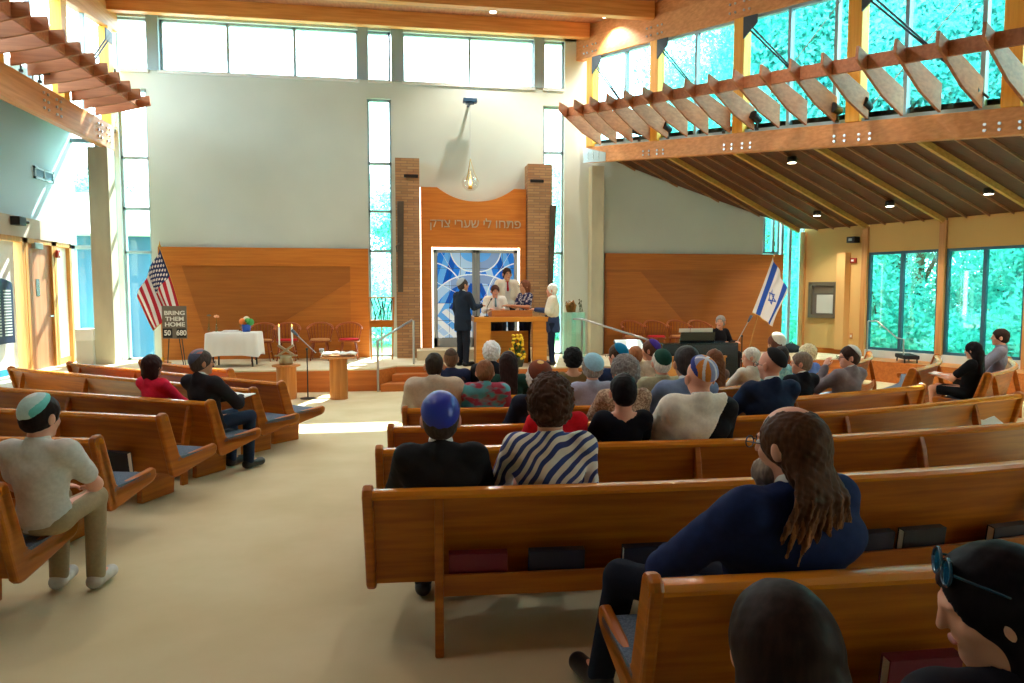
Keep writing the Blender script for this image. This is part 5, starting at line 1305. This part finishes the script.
        Hh.ell(Hd(0, -.062, -.06), Rh(.094, .058, .10), HR, .04)
        g_ = random.Random(3)
        for i in range(40):
            dx = (i/39-.5); sgn = -1 if dx < -.02 else 1; L = .10+.15*g_.random()*(1.1-abs(dx)); y_ = g_.uniform(-.010, .010)
            a = Hd(dx*.15, -.066-.038*(1-4*dx*dx), -.04); c = U(dx*.23, -.150+.03*abs(dx)+y_, .58); b = U(dx*.27+sgn*.035+g_.uniform(-.012, .012), -.165+.05*abs(dx)+y_, .57-L)
            m_ = tuple(np.array(c)*.35+np.array(b)*.65)
            Hh.cone(a, c, .015*s, .0125*s, .008).cone(c, m_, .0125*s, .0095*s, .004).cone(m_, b, .0095*s, .003*s, .003)
        Hh.minus(Hd(0, .130, -.035), Rh(.083, .105, .125), HR).minus(Hd(.01, .010, .128), Rh(.050, .085, .048), HR)
        Hh.noise = (.0030, 80)
        ztop, zlow = U(0, 0, .62)[2], U(0, 0, .36)[2]
        solid_obj(Hh, 'hair', [hm, hairm((104, 68, 44)), hairm((148, 100, 64))], t, .0045, face=lambda c: np.clip(((ztop-c[:, 2])/(ztop-zlow)*2.6+.5*np.sin(c[:, 0]*230)+.4*np.sin(c[:, 0]*97)).astype(int), 0, 2)); hair = None
    if hair: solid_obj(Hh, 'hair', hm, t, hh)
    if beard:
        q = Solid().ell(Hd(0, .055, -.085), Rh(.058, .052, .050), HR, .02).cone(Hd(0, .075, -.10), Hd(0, .085, -.10-beard[1]), .045*sH, .018*sH, .03).minus(Hd(0, .10, -.045), Rh(.028, .05, .022), HR); q.half(Hd(0, 0, -.035), tuple(HR @ V3(0, -.2, -1))); q.noise = (.005, 70)
        solid_obj(q, 'beard', hairm(beard[0]), t, hh)
    if kippah:
        nn = HR @ V3(0, -.74, .67); nn = nn/np.linalg.norm(nn)
        e = {'curly': .040, 'bob': .024, 'long': .024}.get(hair, .019)
        K = Solid().ell(Hd(0, -.016, .030), Rh(.078+e, .097+e, .092+e), HR, .01)
        cc = np.array(Hd(0, -.016, .03)); K.half(cc+nn*.050*sH*(kippah if isinstance(kippah, float) else 1), nn)
        fm = None
        if isinstance(kmats, tuple) and kmats[0] == 'fn': fm = lambda c: kmats[1](((c-cc) @ HR)/s); ms = kmats[2]
        else: ms = [kmats]
        solid_obj(K, 'skullcap', ms, t, min(h, .005), face=fm)
    if tallit:
        Q = Solid(); gg = g+.016
        Q.ell(U(0, -.01, .40), R3((.165+gg)*bulk*f, (.105+gg)*bulk, .17), k=.06).cone(U(-.16*f, -.01, .535), U(.16*f, -.01, .535), (.06+gg)*s, (.06+gg)*s, .05)
        for sd in (0, 1): Q.cone(sh[sd], el[sd], (.055+gg)*s*bulk**.5, (.05+gg)*s*bulk**.5, .06)
        Q.ell(U(0, -.01, .25), R3((.15+gg)*bulk*f, (.10+gg)*bulk, .17), k=.06)
        Q.cone(U(-.08, -.03, .575), U(.08, -.03, .575), .045*s, .045*s, .05)
        Q.cone(U(0, -.045, .56), U(0, -.04, .602), .080*s, .074*s, .03)
        Q.minus(U(0, .05, .66), R3(.075, .11, .10)).minus(U(0, .22, .42), R3(.062, .22, .60))
        Q.half(U(0, 0, tallit[1]), (0, 0, 1))
        if len(tallit) > 2: Q.half(U(*tallit[2]), tallit[3])
        Q.noise = (.004, 22)
        solid_obj(Q, 'prayer_shawl', tallit[0], t, h)
    if glasses:
        q = MB()
        for sg in (-1, 1):
            c = np.array(Hd(sg*.032, .112, .0)); ring = [tuple(c+(HR @ V3(.024*sH*math.cos(a), 0, .018*sH*math.sin(a)))) for a in [2*PI*i/14 for i in range(15)]]; q.tube(ring, .0022*sH, 5); q.tube([Hd(sg*.056, .108, .004), Hd(sg*.084, .0, .004)], .0022*sH, 5)
        q.tube([Hd(-.009, .113, .004), Hd(.009, .113, .004)], .0022*sH, 5); q.build('eyeglasses', M_black, t, smooth=True)
    return t, Hd, U, HR
# ================================================================== people
def seated(key, px, ytop, label, du=.0, **kw):
    o, path, L = PEWS[key]; best = None
    for i in range(801):
        p, tg = along(path, -.0+L*i/800); tg = Vector((tg.x, tg.y, 0)).normalized(); nn = Vector((-tg.y, tg.x, 0)); w = o+p
        hd = w+nn*(.245+du)+Vector((0, 0, 1.15)); d = hd-CAM; x = 512+FPX*d.dot(_rt)/d.dot(_fw)
        if best is None or abs(x-px) < best[0]: best = (abs(x-px), w, tg, nn, hd)
    _, w, tg, nn, hd = best
    r = ray(px, ytop); k = math.hypot(hd.x, hd.y)/math.hypot(r.x, r.y); zt = CAMZ+r.z*k
    hs = kw.setdefault('hs', {'R0': 1.22, 'R1': 1.27, 'R2': 1.18, 'R3': 1.12, 'L1': 1.12, 'L4': 1.1}.get(key, 1.06))
    s = (zt-w.z-.462)/(.635+.218*hs)
    if abs(s-1) > .13: print('scale', label[:40], round(s, 2))
    s = max(.86, min(1.16, s)); face_rz = math.atan2(tg.y, tg.x)
    if kw.get('h') is None: kw['h'] = .0075 if hd.y < 4.2 else .010
    dz = kw.pop('lift', 0)
    pos = w+nn*(.295*max(1, s)+du); 
    return figure('person', label, (pos.x, pos.y, w.z+dz), face_rz, s=s, sitz=.462, **kw)
def kfn(f, cols): return ('fn', f, [plain(c, .7) for c in cols])
def k_ring(c):    # border ring and crown dot
    r = np.hypot(c[:, 0], c[:, 1]+.06); return np.where(r > .075, 1, np.where(r < .03, 2, 0))
def k_cross(c):
    x, y = c[:, 0], c[:, 1]+.075; a = np.abs(np.abs(x)-np.abs(y)) < .014; r = np.hypot(x, y+.0)
    return np.where(r > .082, 3, np.where(a, 1, np.where((x*y) > 0, 2, 0)))
def k_band(c): return np.where(c[:, 2] < .075, 1, np.where(np.abs(np.sin(c[:, 0]*60)) > .8, 2, 0))
# patterned cloths
def cloth_wave(name, a, b, scale, dist, rot=(0, 0, 0), lo=.45, hi=.55, c3=None):
    m = mat(name, a, .85); N, L, P = nodes_of(m); tc = N.new('ShaderNodeTexCoord'); mp = N.new('ShaderNodeMapping'); mp.inputs['Rotation'].default_value = rot
    w_ = N.new('ShaderNodeTexWave'); w_.inputs['Scale'].default_value = scale; w_.inputs['Distortion'].default_value = dist; w_.inputs['Detail'].default_value = 1; w_.inputs['Detail Scale'].default_value = .8
    rp = N.new('ShaderNodeValToRGB'); e = rp.color_ramp.elements; e[0].position = lo; e[1].position = hi; e[0].color = (*lin(a), 1); e[1].color = (*lin(b), 1)
    if c3: x = e.new(.9); x.color = (*lin(c3), 1)
    L.new(tc.outputs['Object'], mp.inputs[0]); L.new(mp.outputs[0], w_.inputs['Vector']); L.new(w_.outputs['Fac'], rp.inputs[0]); L.new(rp.outputs[0], P.inputs['Base Color']); return m
M_zebra = cloth_wave('zebra_top', (52, 66, 130), (236, 226, 214), 6.5, 5.5, (.2, -.8, .3), .40, .50)
M_shawlpt = noisy('pink_teal_shawl', (176, 62, 84), (96, 178, 190), (6, 6, 10), .8, 2, .2, 0, .45, .53)
M_beigepat = noisy('beige_pattern', (150, 118, 98), (214, 186, 160), (60, 60, 60), .85, 2, .2, 0, .42, .6)
M_floral = noisy('navy_floral', (34, 44, 88), (214, 206, 206), (16, 16, 16), .8, 2, .2, 0, .5, .62)
M_plaid = noisy('teal_check', (110, 168, 178), (160, 206, 204), (26, 26, 26), .85, 1, .2)
M_tal = plain((238, 228, 208)); M_tal2 = plain((216, 196, 172)); M_tal3 = plain((240, 234, 220))
SIT = 'people in the main block of pews'
# --- main block, nearest rows first
_, Hd0, U0, _ = seated('R0', 780, 403, 'person with long thinning brown hair, beard and glasses, in a blue suit jacket', arms=('wide', 'lap'), yaw=.32, pitch=-.05, twist=.30, legpts=(((-.50, .34), (-.20, .46)), ((-.56, .44), (-.24, .44))), skin='pink', hair='mane', hairc=(70, 44, 28), top=(30, 44, 86), jacket=True, trousers=(26, 30, 44), bulk=1.36, sw=1.27, beard=((132, 112, 98), .07), glasses=True, h=.0065, face=True, du=.02)
q = None
seated('R1', 441, 393, 'person in a black suit wearing a royal blue satin skullcap', skin='pink', hair='short', hairc=(66, 56, 50), top=(38, 38, 42), jacket=True, bulk=1.14, sw=1.16, kippah=.62, kmats=mat('blue_satin', (30, 52, 168), .35), h=.0065)
seated('R1', 549, 376, 'person with short brown hair in a navy and white zebra-striped top', skin='pink', hair='curly', hairc=(66, 44, 34), topm=M_zebra, sleeves='half', bulk=1.12, sw=1.06, h=.0065, hairnoise=(.006, 50), hips=.03)
seated('R2', 556, 398, 'person in a red top, mostly hidden behind the zebra-striped top', skin='tan', hair='short', hairc=(60, 40, 30), top=(224, 30, 48), bulk=1.02, hips=.02)
seated('R2', 622, 379, 'person with short black hair in a scoop-necked black top', skin='pink', hair='short', hairc=(24, 20, 22), top=(18, 20, 32), sleeves='half', neckline=.045, sw=.97, hips=.02)
seated('R2', 698, 357, 'person with a blue and orange panelled skullcap and a white shawl over a black jacket', skin='pink', hair=None, top=(28, 28, 34), jacket=True, bulk=1.16, sw=1.12, yaw=.12, kippah=True, kmats=kfn(k_cross, ((150, 160, 200), (226, 226, 234), (222, 138, 60), (44, 60, 140))), tallit=(M_tal3, .10, (.06, 0, .42), (-.85, 0, .5)))
seated('R3', 538, 364, 'person with white hair and a brown skullcap with a gold ornament, in a navy jacket', skin='pink', hair='curly', hairc=(206, 202, 196), top=(30, 36, 56), jacket=True, kippah=1.4, kmats=kfn(k_ring, ((126, 62, 38), (116, 60, 40), (236, 190, 110))), sw=1.0)
seated('R3', 623, 356, 'person with grey curls in a beige patterned blouse', skin='pink', hair='curly', hairc=(122, 118, 116), topm=M_beigepat, yaw=.5, hips=.02)
seated('R3', 684, 346, 'person with dark grey hair in a blue-grey suit jacket, partly behind the white shawl', skin='tan', hair='short', hairc=(56, 52, 52), top=(124, 144, 180), jacket=True, sw=1.1, arms='book')
seated('R3', 768, 349, 'person with a black skullcap, a shaved head and glasses, in a navy suit jacket', skin='pink', hair=None, top=(30, 44, 72), jacket=True, bulk=1.14, sw=1.14, kippah=True, kmats=plain((36, 32, 34)), glasses=True, yaw=.35)
seated('R4', 435, 352, 'person with cropped dark hair under a wide beige prayer shawl', skin='tan', hair='crop', hairc=(50, 42, 36), top=(206, 186, 160), sw=1.1, bulk=1.1, tallit=(M_tal2, .05))
seated('R4', 485, 361, 'person with pinned-up brown hair in a pink and teal shawl', skin='pink', hair='bun', hairc=(120, 78, 52), topm=M_shawlpt, tallit=(M_shawlpt, .08))
seated('R4', 591, 356, 'person with a pale blue skullcap and grey hair in a lavender shirt', collar=True, skin='pink', hair='curly', hairc=(146, 138, 132), top=(180, 182, 204), kippah=1.3, kmats=plain((160, 206, 226)), sw=1.02)
seated('R4', 660, 350, 'person with white hair and a dark green skullcap in an olive shirt', collar=True, skin='pink', hair='short', hairc=(214, 204, 190), top=(176, 172, 140), kippah=True, kmats=plain((34, 72, 58)), sw=1.06, bulk=1.06, yaw=-.1)
seated('R4', 799, 352, 'person with short grey hair and glasses turned aside, in a black jacket', skin='pink', hair='short', hairc=(120, 104, 90), top=(26, 28, 36), jacket=True, glasses=True, yaw=.7, sw=1.05)
seated('R4', 846, 346, 'person with a white skullcap and glasses, in a grey suit jacket, touching the chin', skin='pink', hair='short', hairc=(56, 42, 36), top=(132, 122, 126), jacket=True, kippah=True, kmats=plain((226, 214, 202)), yaw=.95, glasses=True, arms=('face', 'lap'), sw=1.06)
seated('R5', 508, 351, 'person with long straight dark hair in a dark green top', skin='tan', hair='long', hairc=(44, 30, 28), top=(38, 74, 64))
seated('R5', 572, 348, 'person with a mass of black curls and bare tan shoulders in an olive top', skin='tan', hair='curly', hairc=(26, 26, 28), top=(130, 108, 70), sleeves='none', neckline=.04, hairnoise=None)
seated('R5', 616, 344, 'person with a teal skullcap and glasses in a navy shirt', collar=True, skin='pink', hair='short', hairc=(70, 52, 40), top=(40, 58, 96), kippah=True, kmats=plain((24, 130, 176)), yaw=.55, glasses=True)
seated('R5', 712, 356, 'person with long brown hair beyond the panelled skullcap', skin='tan', hair='long', hairc=(104, 64, 42), top=(120, 90, 80))
seated('R5', 749, 352, 'person in profile with white hair and a cream shirt, beside the black skullcap', collar=True, skin='pink', hair='short', hairc=(210, 200, 186), top=(232, 226, 210), yaw=.9)
seated('R5', 779, 350, 'person with dark hair in a teal checked shirt', collar=True, skin='pink', hair='short', hairc=(54, 46, 42), topm=M_plaid, yaw=-.3)
seated('R5', 814, 350, 'person with fluffy fair hair in a blue shirt with a yellow scarf', skin='pink', hair='curly', hairc=(216, 196, 160), top=(100, 128, 196), yaw=.2)
seated('R6', 421, 360, 'person with short brown hair half hidden behind the beige prayer shawl', skin='tan', hair='short', hairc=(110, 78, 58), top=(90, 80, 90))
seated('R6', 449, 348, 'person with a brown crew cut in a navy shirt', skin='tan', hair='crop', hairc=(74, 56, 46), top=(40, 52, 88), sw=1.08)
seated('R6', 491, 342, 'person with short white hair in a dark jacket, before the lectern flowers', skin='pink', hair='curly', hairc=(222, 216, 208), top=(36, 38, 48), jacket=True)
seated('R6', 634, 346, 'person with light brown hair just past the teal skullcap', skin='pink', hair='short', hairc=(150, 96, 62), top=(226, 214, 190))
seated('R6', 649, 340, 'person in profile with a purple skullcap and a cream shirt', skin='pink', hair='short', hairc=(90, 60, 44), top=(232, 222, 200), kippah=True, kmats=plain((74, 48, 140)), yaw=.8)
seated('R6', 838, 335, 'person with auburn hair and a cream skullcap, by the window aisle', skin='tan', hair='bob', hairc=(92, 50, 36), top=(150, 90, 70), kippah=.8, kmats=plain((226, 206, 180)))
# --- pews by the windows
wl_, HdL, UL, _ = seated('C', 972, 343, 'person with long black hair in a short black dress, legs crossed, reading a book', skin='pink', hair='long', hairc=(22, 18, 22), top=(18, 18, 24), sleeves='short', skirt=True, trousers=(18, 18, 24), arms='book', pitch=-.18, hips=.02, h=.008, face=True)
seated('C', 1006, 329, 'person with short dark hair in a grey shirt beside the black dress', collar=True, skin='pink', hair='short', hairc=(50, 36, 30), top=(140, 140, 156), trousers=(60, 62, 60), yaw=.1, sw=1.05, arms='lap')
# --- side block
seated('L1', 34, 397, 'person in a pale grey polo shirt and khaki trousers and a mint and white skullcap', collar=True, skin='pink', hair='short', hairc=(34, 26, 24), top=(216, 211, 202), sleeves='short', trousers=(168, 148, 116), kippah=.9, kmats=kfn(k_ring, ((196, 220, 214), (110, 196, 190), (226, 232, 228))), shoes=noisy('sneaker', (214, 210, 204), (176, 170, 164), (12, 12, 12), .6, 1), h=.0065, yaw=-.35, pitch=-.12, arms='lap', knees=(-.17, .08), du=.05, lean=-.06, sw=1.02)
seated('L4', 155, 358, 'person with a dark brown bob in a bright red cardigan', skin='tan', hair='bob', hairc=(42, 24, 24), top=(226, 38, 72), h=.008)
w4_, _h, U4, _r = seated('L4', 205, 350, 'person in a dark suit and grey skullcap reading white papers at the pew end', skin='tan', hair='short', hairc=(70, 62, 58), top=(38, 36, 42), jacket=True, trousers=(36, 48, 70), kippah=True, kmats=kfn(k_band, ((110, 118, 134), (78, 84, 104), (186, 110, 96))), yaw=-.5, arms='book', glasses=True, h=.0075, sw=1.08)
# --- in the near corner
R_1 = [(.1, 1.02), (2.6, 1.02)]
PEWS['Z'] = (Vector((.1, .80, floor_z(1.0))), [Vector((0, 0, 0)), Vector((2.6, 0, 0))], 2.6)
seated('Z', 772, 577, 'person with sleek dark brown hair, only the back of the head showing, nearest the camera', skin='pink', hair='long', hairc=(40, 26, 22), top=(40, 36, 44), h=.005, du=.1, hairnoise=(.0015, 60))
_, HdZ, UZ, HRZ = seated('Z', 998, 541, 'person in profile with black hair and sunglasses pushed up on the head', skin='pink', hair='long', hairc=(20, 16, 20), top=(30, 28, 36), yaw=1.1, pitch=-.32, h=.005, du=.14, face='lids', hairnoise=(.0015, 60))

def held(t, U, p, name, label, cat, w, d, tilt, roll=0):
    o = thing(name, label, cat, t.matrix_basis @ Vector(U(*p)), t.rotation_euler.z+roll)
    R = Matrix.Rotation(tilt, 4, 'X')
    for sg in (-1, 1):
        q = MB(); q.prism([R @ Vector((0, -d/2, 0)), R @ Vector((sg*w/2, -d/2, .012)), R @ Vector((sg*w/2, d/2, .012)), R @ Vector((0, d/2, 0))], (0, 0, -.006), (0, 0, .006)); q.build('page', M_paper, o)
    return o
# sunglasses on the near person's hair
q = MB()
for sg in (-1, 1):
    c = np.array(HdZ(sg*.036, .066, .096)); ring = [tuple(c+(HRZ @ V3(.030*math.cos(a), -.010*math.sin(a), .024*math.sin(a)))) for a in [2*PI*i/16 for i in range(17)]]
    q.tube(ring, .0035, 6); q.tube([HdZ(sg*.068, .06, .10), HdZ(sg*.098, -.02, .05)], .003, 6)
q.build('sunglasses', mat('shades', (30, 60, 80), .1), _, smooth=True)
q = MB()
for sg in (-1, 1):
    c = np.array(HdZ(sg*.036, .066, .096)); q.add([tuple(c+(HRZ @ V3(.028*math.cos(a), -.010*math.sin(a), .022*math.sin(a)))) for a in [2*PI*i/16 for i in range(16)]], [tuple(range(16))])
q.build('sunglass_lens', mat('shade_lens', (30, 110, 150), .08, .6), _)
held(wl_, UL, (0, .44, .315), 'open_book', 'white open book in the lap of the person in the black dress', 'book', .26, .20, .15)
held(w4_, U4, (0, .43, .32), 'booklet', 'white papers held by the dark-suited person at the pew end', 'booklet', .34, .22, .1)
# --- on the stage
def standing(px, Y, z, ytop, label, rz, **kw):
    p = at_y(px, 330, Y); zt = at_y(px, ytop, Y).z; hs = kw.setdefault('hs', 1.1)
    s = (zt-z)/(1.515+.218*hs)
    if abs(s-1) > .12: print('stand', label[:40], round(s, 2))
    kw.setdefault('h', .011)
    return figure('person', label, (p.x, Y, z), rz, s=max(.8, min(1.12, s)), pose='stand', **kw)
standing(463, 14.45, STZ, 278.5, 'person in a dark suit and silver skullcap standing at the table corner', -.95, skin='tan', hair='crop', hairc=(60, 52, 48), top=(34, 44, 62), jacket=True, trousers=(30, 36, 50), kippah=True, kmats=plain((176, 182, 190)), arms=('side', 'table'), bulk=1.05, yaw=-.2)
standing(495, 15.25, STZ, 285, 'boy with brown hair in a white shawl behind the reading table', PI, skin='pink', hair='short', hairc=(74, 48, 40), top=(226, 224, 220), trousers=(40, 44, 60), arms='table', tallit=(M_tal3, .0), tie=(110, 140, 150), face=True, pitch=-.2, h=.009)
standing(507, 15.85, STZ+.22, 268, 'tall person in a red tie and cream shawl standing behind the boy', PI, skin='tan', hair='short', hairc=(48, 32, 28), top=(214, 212, 206), trousers=(30, 34, 46), arms='side', tallit=(M_tal, .0), tie=(176, 30, 44), face=True, h=.009, yaw=.15)
standing(525, 15.1, STZ, 280, 'person with brown hair in a navy floral dress at the reading table', 1.95, skin='tan', hair='bob', hairc=(110, 66, 46), topm=M_floral, sleeves='short', trousers=(34, 44, 88), skirt=False, arms='table', glasses=True, h=.010, hips=.02)
standing(552, 14.4, STZ, 284.5, 'person with white hair and skullcap in a cream shawl at the far table corner', 1.35, skin='pink', hair='short', hairc=(206, 200, 192), top=(60, 72, 108), jacket=True, trousers=(34, 42, 66), kippah=.8, kmats=plain((238, 236, 228)), arms='table', tallit=(M_tal, .12), bulk=1.1, tie=(50, 62, 100))
# pianist on her stool
py_ = PY+.62; pp = at_y(719, 340, py_); zf = floor_z(py_); zt = at_y(714, 315, py_).z
st = thing('piano_stool', 'black piano stool under the pianist', 'stool', (pp.x, py_+.02, zf)); hh = zt-zf-.885
MB().box((-.26, -.18, hh-.06), (.26, .18, hh-.003)).build('seat', M_black, st, bevel=.015)
for sx in (-1, 1):
    for sy in (-1, 1): MB().tube([(sx*.22, sy*.14, hh-.06), (sx*.23, sy*.15, 0)], .016, 6).build('leg', M_black, st)
figure('person', 'pianist with short grey hair in a black top, seated behind the piano', (pp.x, py_, zf), PI+.25, s=1.0, sitz=hh, skin='pink', hair='short', hairc=(132, 126, 122), top=(22, 22, 28), arms='table', trousers=(24, 24, 30), lean=0, h=.010, face=True, yaw=-.9, floor_drop=hh-.43 if False else 0)
# ================================================================== light and camera
w = bpy.data.worlds.new('sky'); SC.world = w; w.use_nodes = True
N, L = w.node_tree.nodes, w.node_tree.links
bg = N['Background']; bg.inputs[0].default_value = (.80, .93, 1.0, 1); bg.inputs[1].default_value = 11.0
sun = bpy.data.lights.new('sun', 'SUN'); sun.energy = 30; sun.angle = .009; sun.color = (1, .96, .88)
so = bpy.data.objects.new('sun', sun); COL.objects.link(so)
so.rotation_euler = Vector((-.24, -.93, -1.0)).to_track_quat('-Z', 'Y').to_euler()
def spot(p, energy, ang=2.2, col=(1, .9, .74), blend=.6, r=.06, name='downlight_or_fill'):
    l = bpy.data.lights.new(name, 'SPOT'); l.energy = energy; l.spot_size = ang; l.spot_blend = blend; l.color = col; l.shadow_soft_size = r
    o = bpy.data.objects.new(name, l); COL.objects.link(o); o.location = p; return o
def can(p, label, group='recessed downlights', energy=120):
    t = thing('ceiling_downlight', label, 'downlight', p, 0, group)
    MB().lathe([(.085, .06), (.09, -.05), (.075, -.05), (.07, .05)], n=16).build('housing', M_black, t, smooth=True)
    MB().lathe([(.0, -.055), (.074, -.055), (.074, -.045), (0, -.045)], n=16).build('lens', M_lampglow, t)
    spot(Vector(p)+Vector((0, 0, -.10)), energy)
for i, (x, y) in enumerate(((792, 157), (817, 211), (890, 201), (989, 188))):
    p = wing_hit(x, y)
    can(p-Vector((0, 0, .06)), ['downlight in the dark wing ceiling right under the glulam beam', 'downlight in the wing ceiling above the beige wall corner', 'downlight in the wing ceiling above the first wing windows', 'downlight in the wing ceiling above the second wing windows'][i], 'downlights of the wing ceiling', 160)
for i, (s, k) in enumerate(((8.5, .3), (11, .6), (11, .25), (13.5, .5), (16, .4))):
    g = seg(s); p = g[0].lerp(g[1], k); spot(p-Vector((0, 0, .15)), 140)
for i, (x, y, Y) in enumerate(((493, 2, 15.6), (605, 14, 15.4))):
    p = at_y(x, y, Y); p.z = rz(Y)-.02
    can(p, ['small downlight in the high boarded ceiling before the ark', 'small downlight in the high boarded ceiling by the clerestory beam'][i], 'downlights of the high ceiling', 300)
# unseen fill spots added over the seating, without fixtures
for x, y, e in ((-3, 11, 160), (1.5, 12, 200), (-2.5, 6.5, 140), (2.2, 7.5, 140), (4.8, 9.5, 140), (.2, 4.0, 40), (-2.6, 3.5, 90)):
    spot((x, y, rz(y)-.45), e, 2.4, (1, .95, .88))
cd = bpy.data.cameras.new('camera'); co = bpy.data.objects.new('camera', cd); COL.objects.link(co)
cd.sensor_fit = 'HORIZONTAL'; cd.sensor_width = 36; cd.lens = FPX*36/1024; cd.clip_start = .05; cd.clip_end = 400
co.matrix_world = Matrix(((_rt.x, _up.x, -_fw.x, 0), (_rt.y, _up.y, -_fw.y, 0), (_rt.z, _up.z, -_fw.z, CAMZ), (0, 0, 0, 1)))
SC.camera = co
vs_ = SC.view_settings; vs_.view_transform = 'Standard'; vs_.look = 'None'; vs_.exposure = 0.28; vs_.gamma = 1.0; vs_.use_curve_mapping = False
SC.cycles.use_denoising = True
SC.cycles.max_bounces = 8; SC.cycles.diffuse_bounces = 4; SC.cycles.glossy_bounces = 3; SC.cycles.transparent_max_bounces = 12
SC.cycles.sample_clamp_indirect = 8; SC.cycles.caustics_reflective = False; SC.cycles.caustics_refractive = False
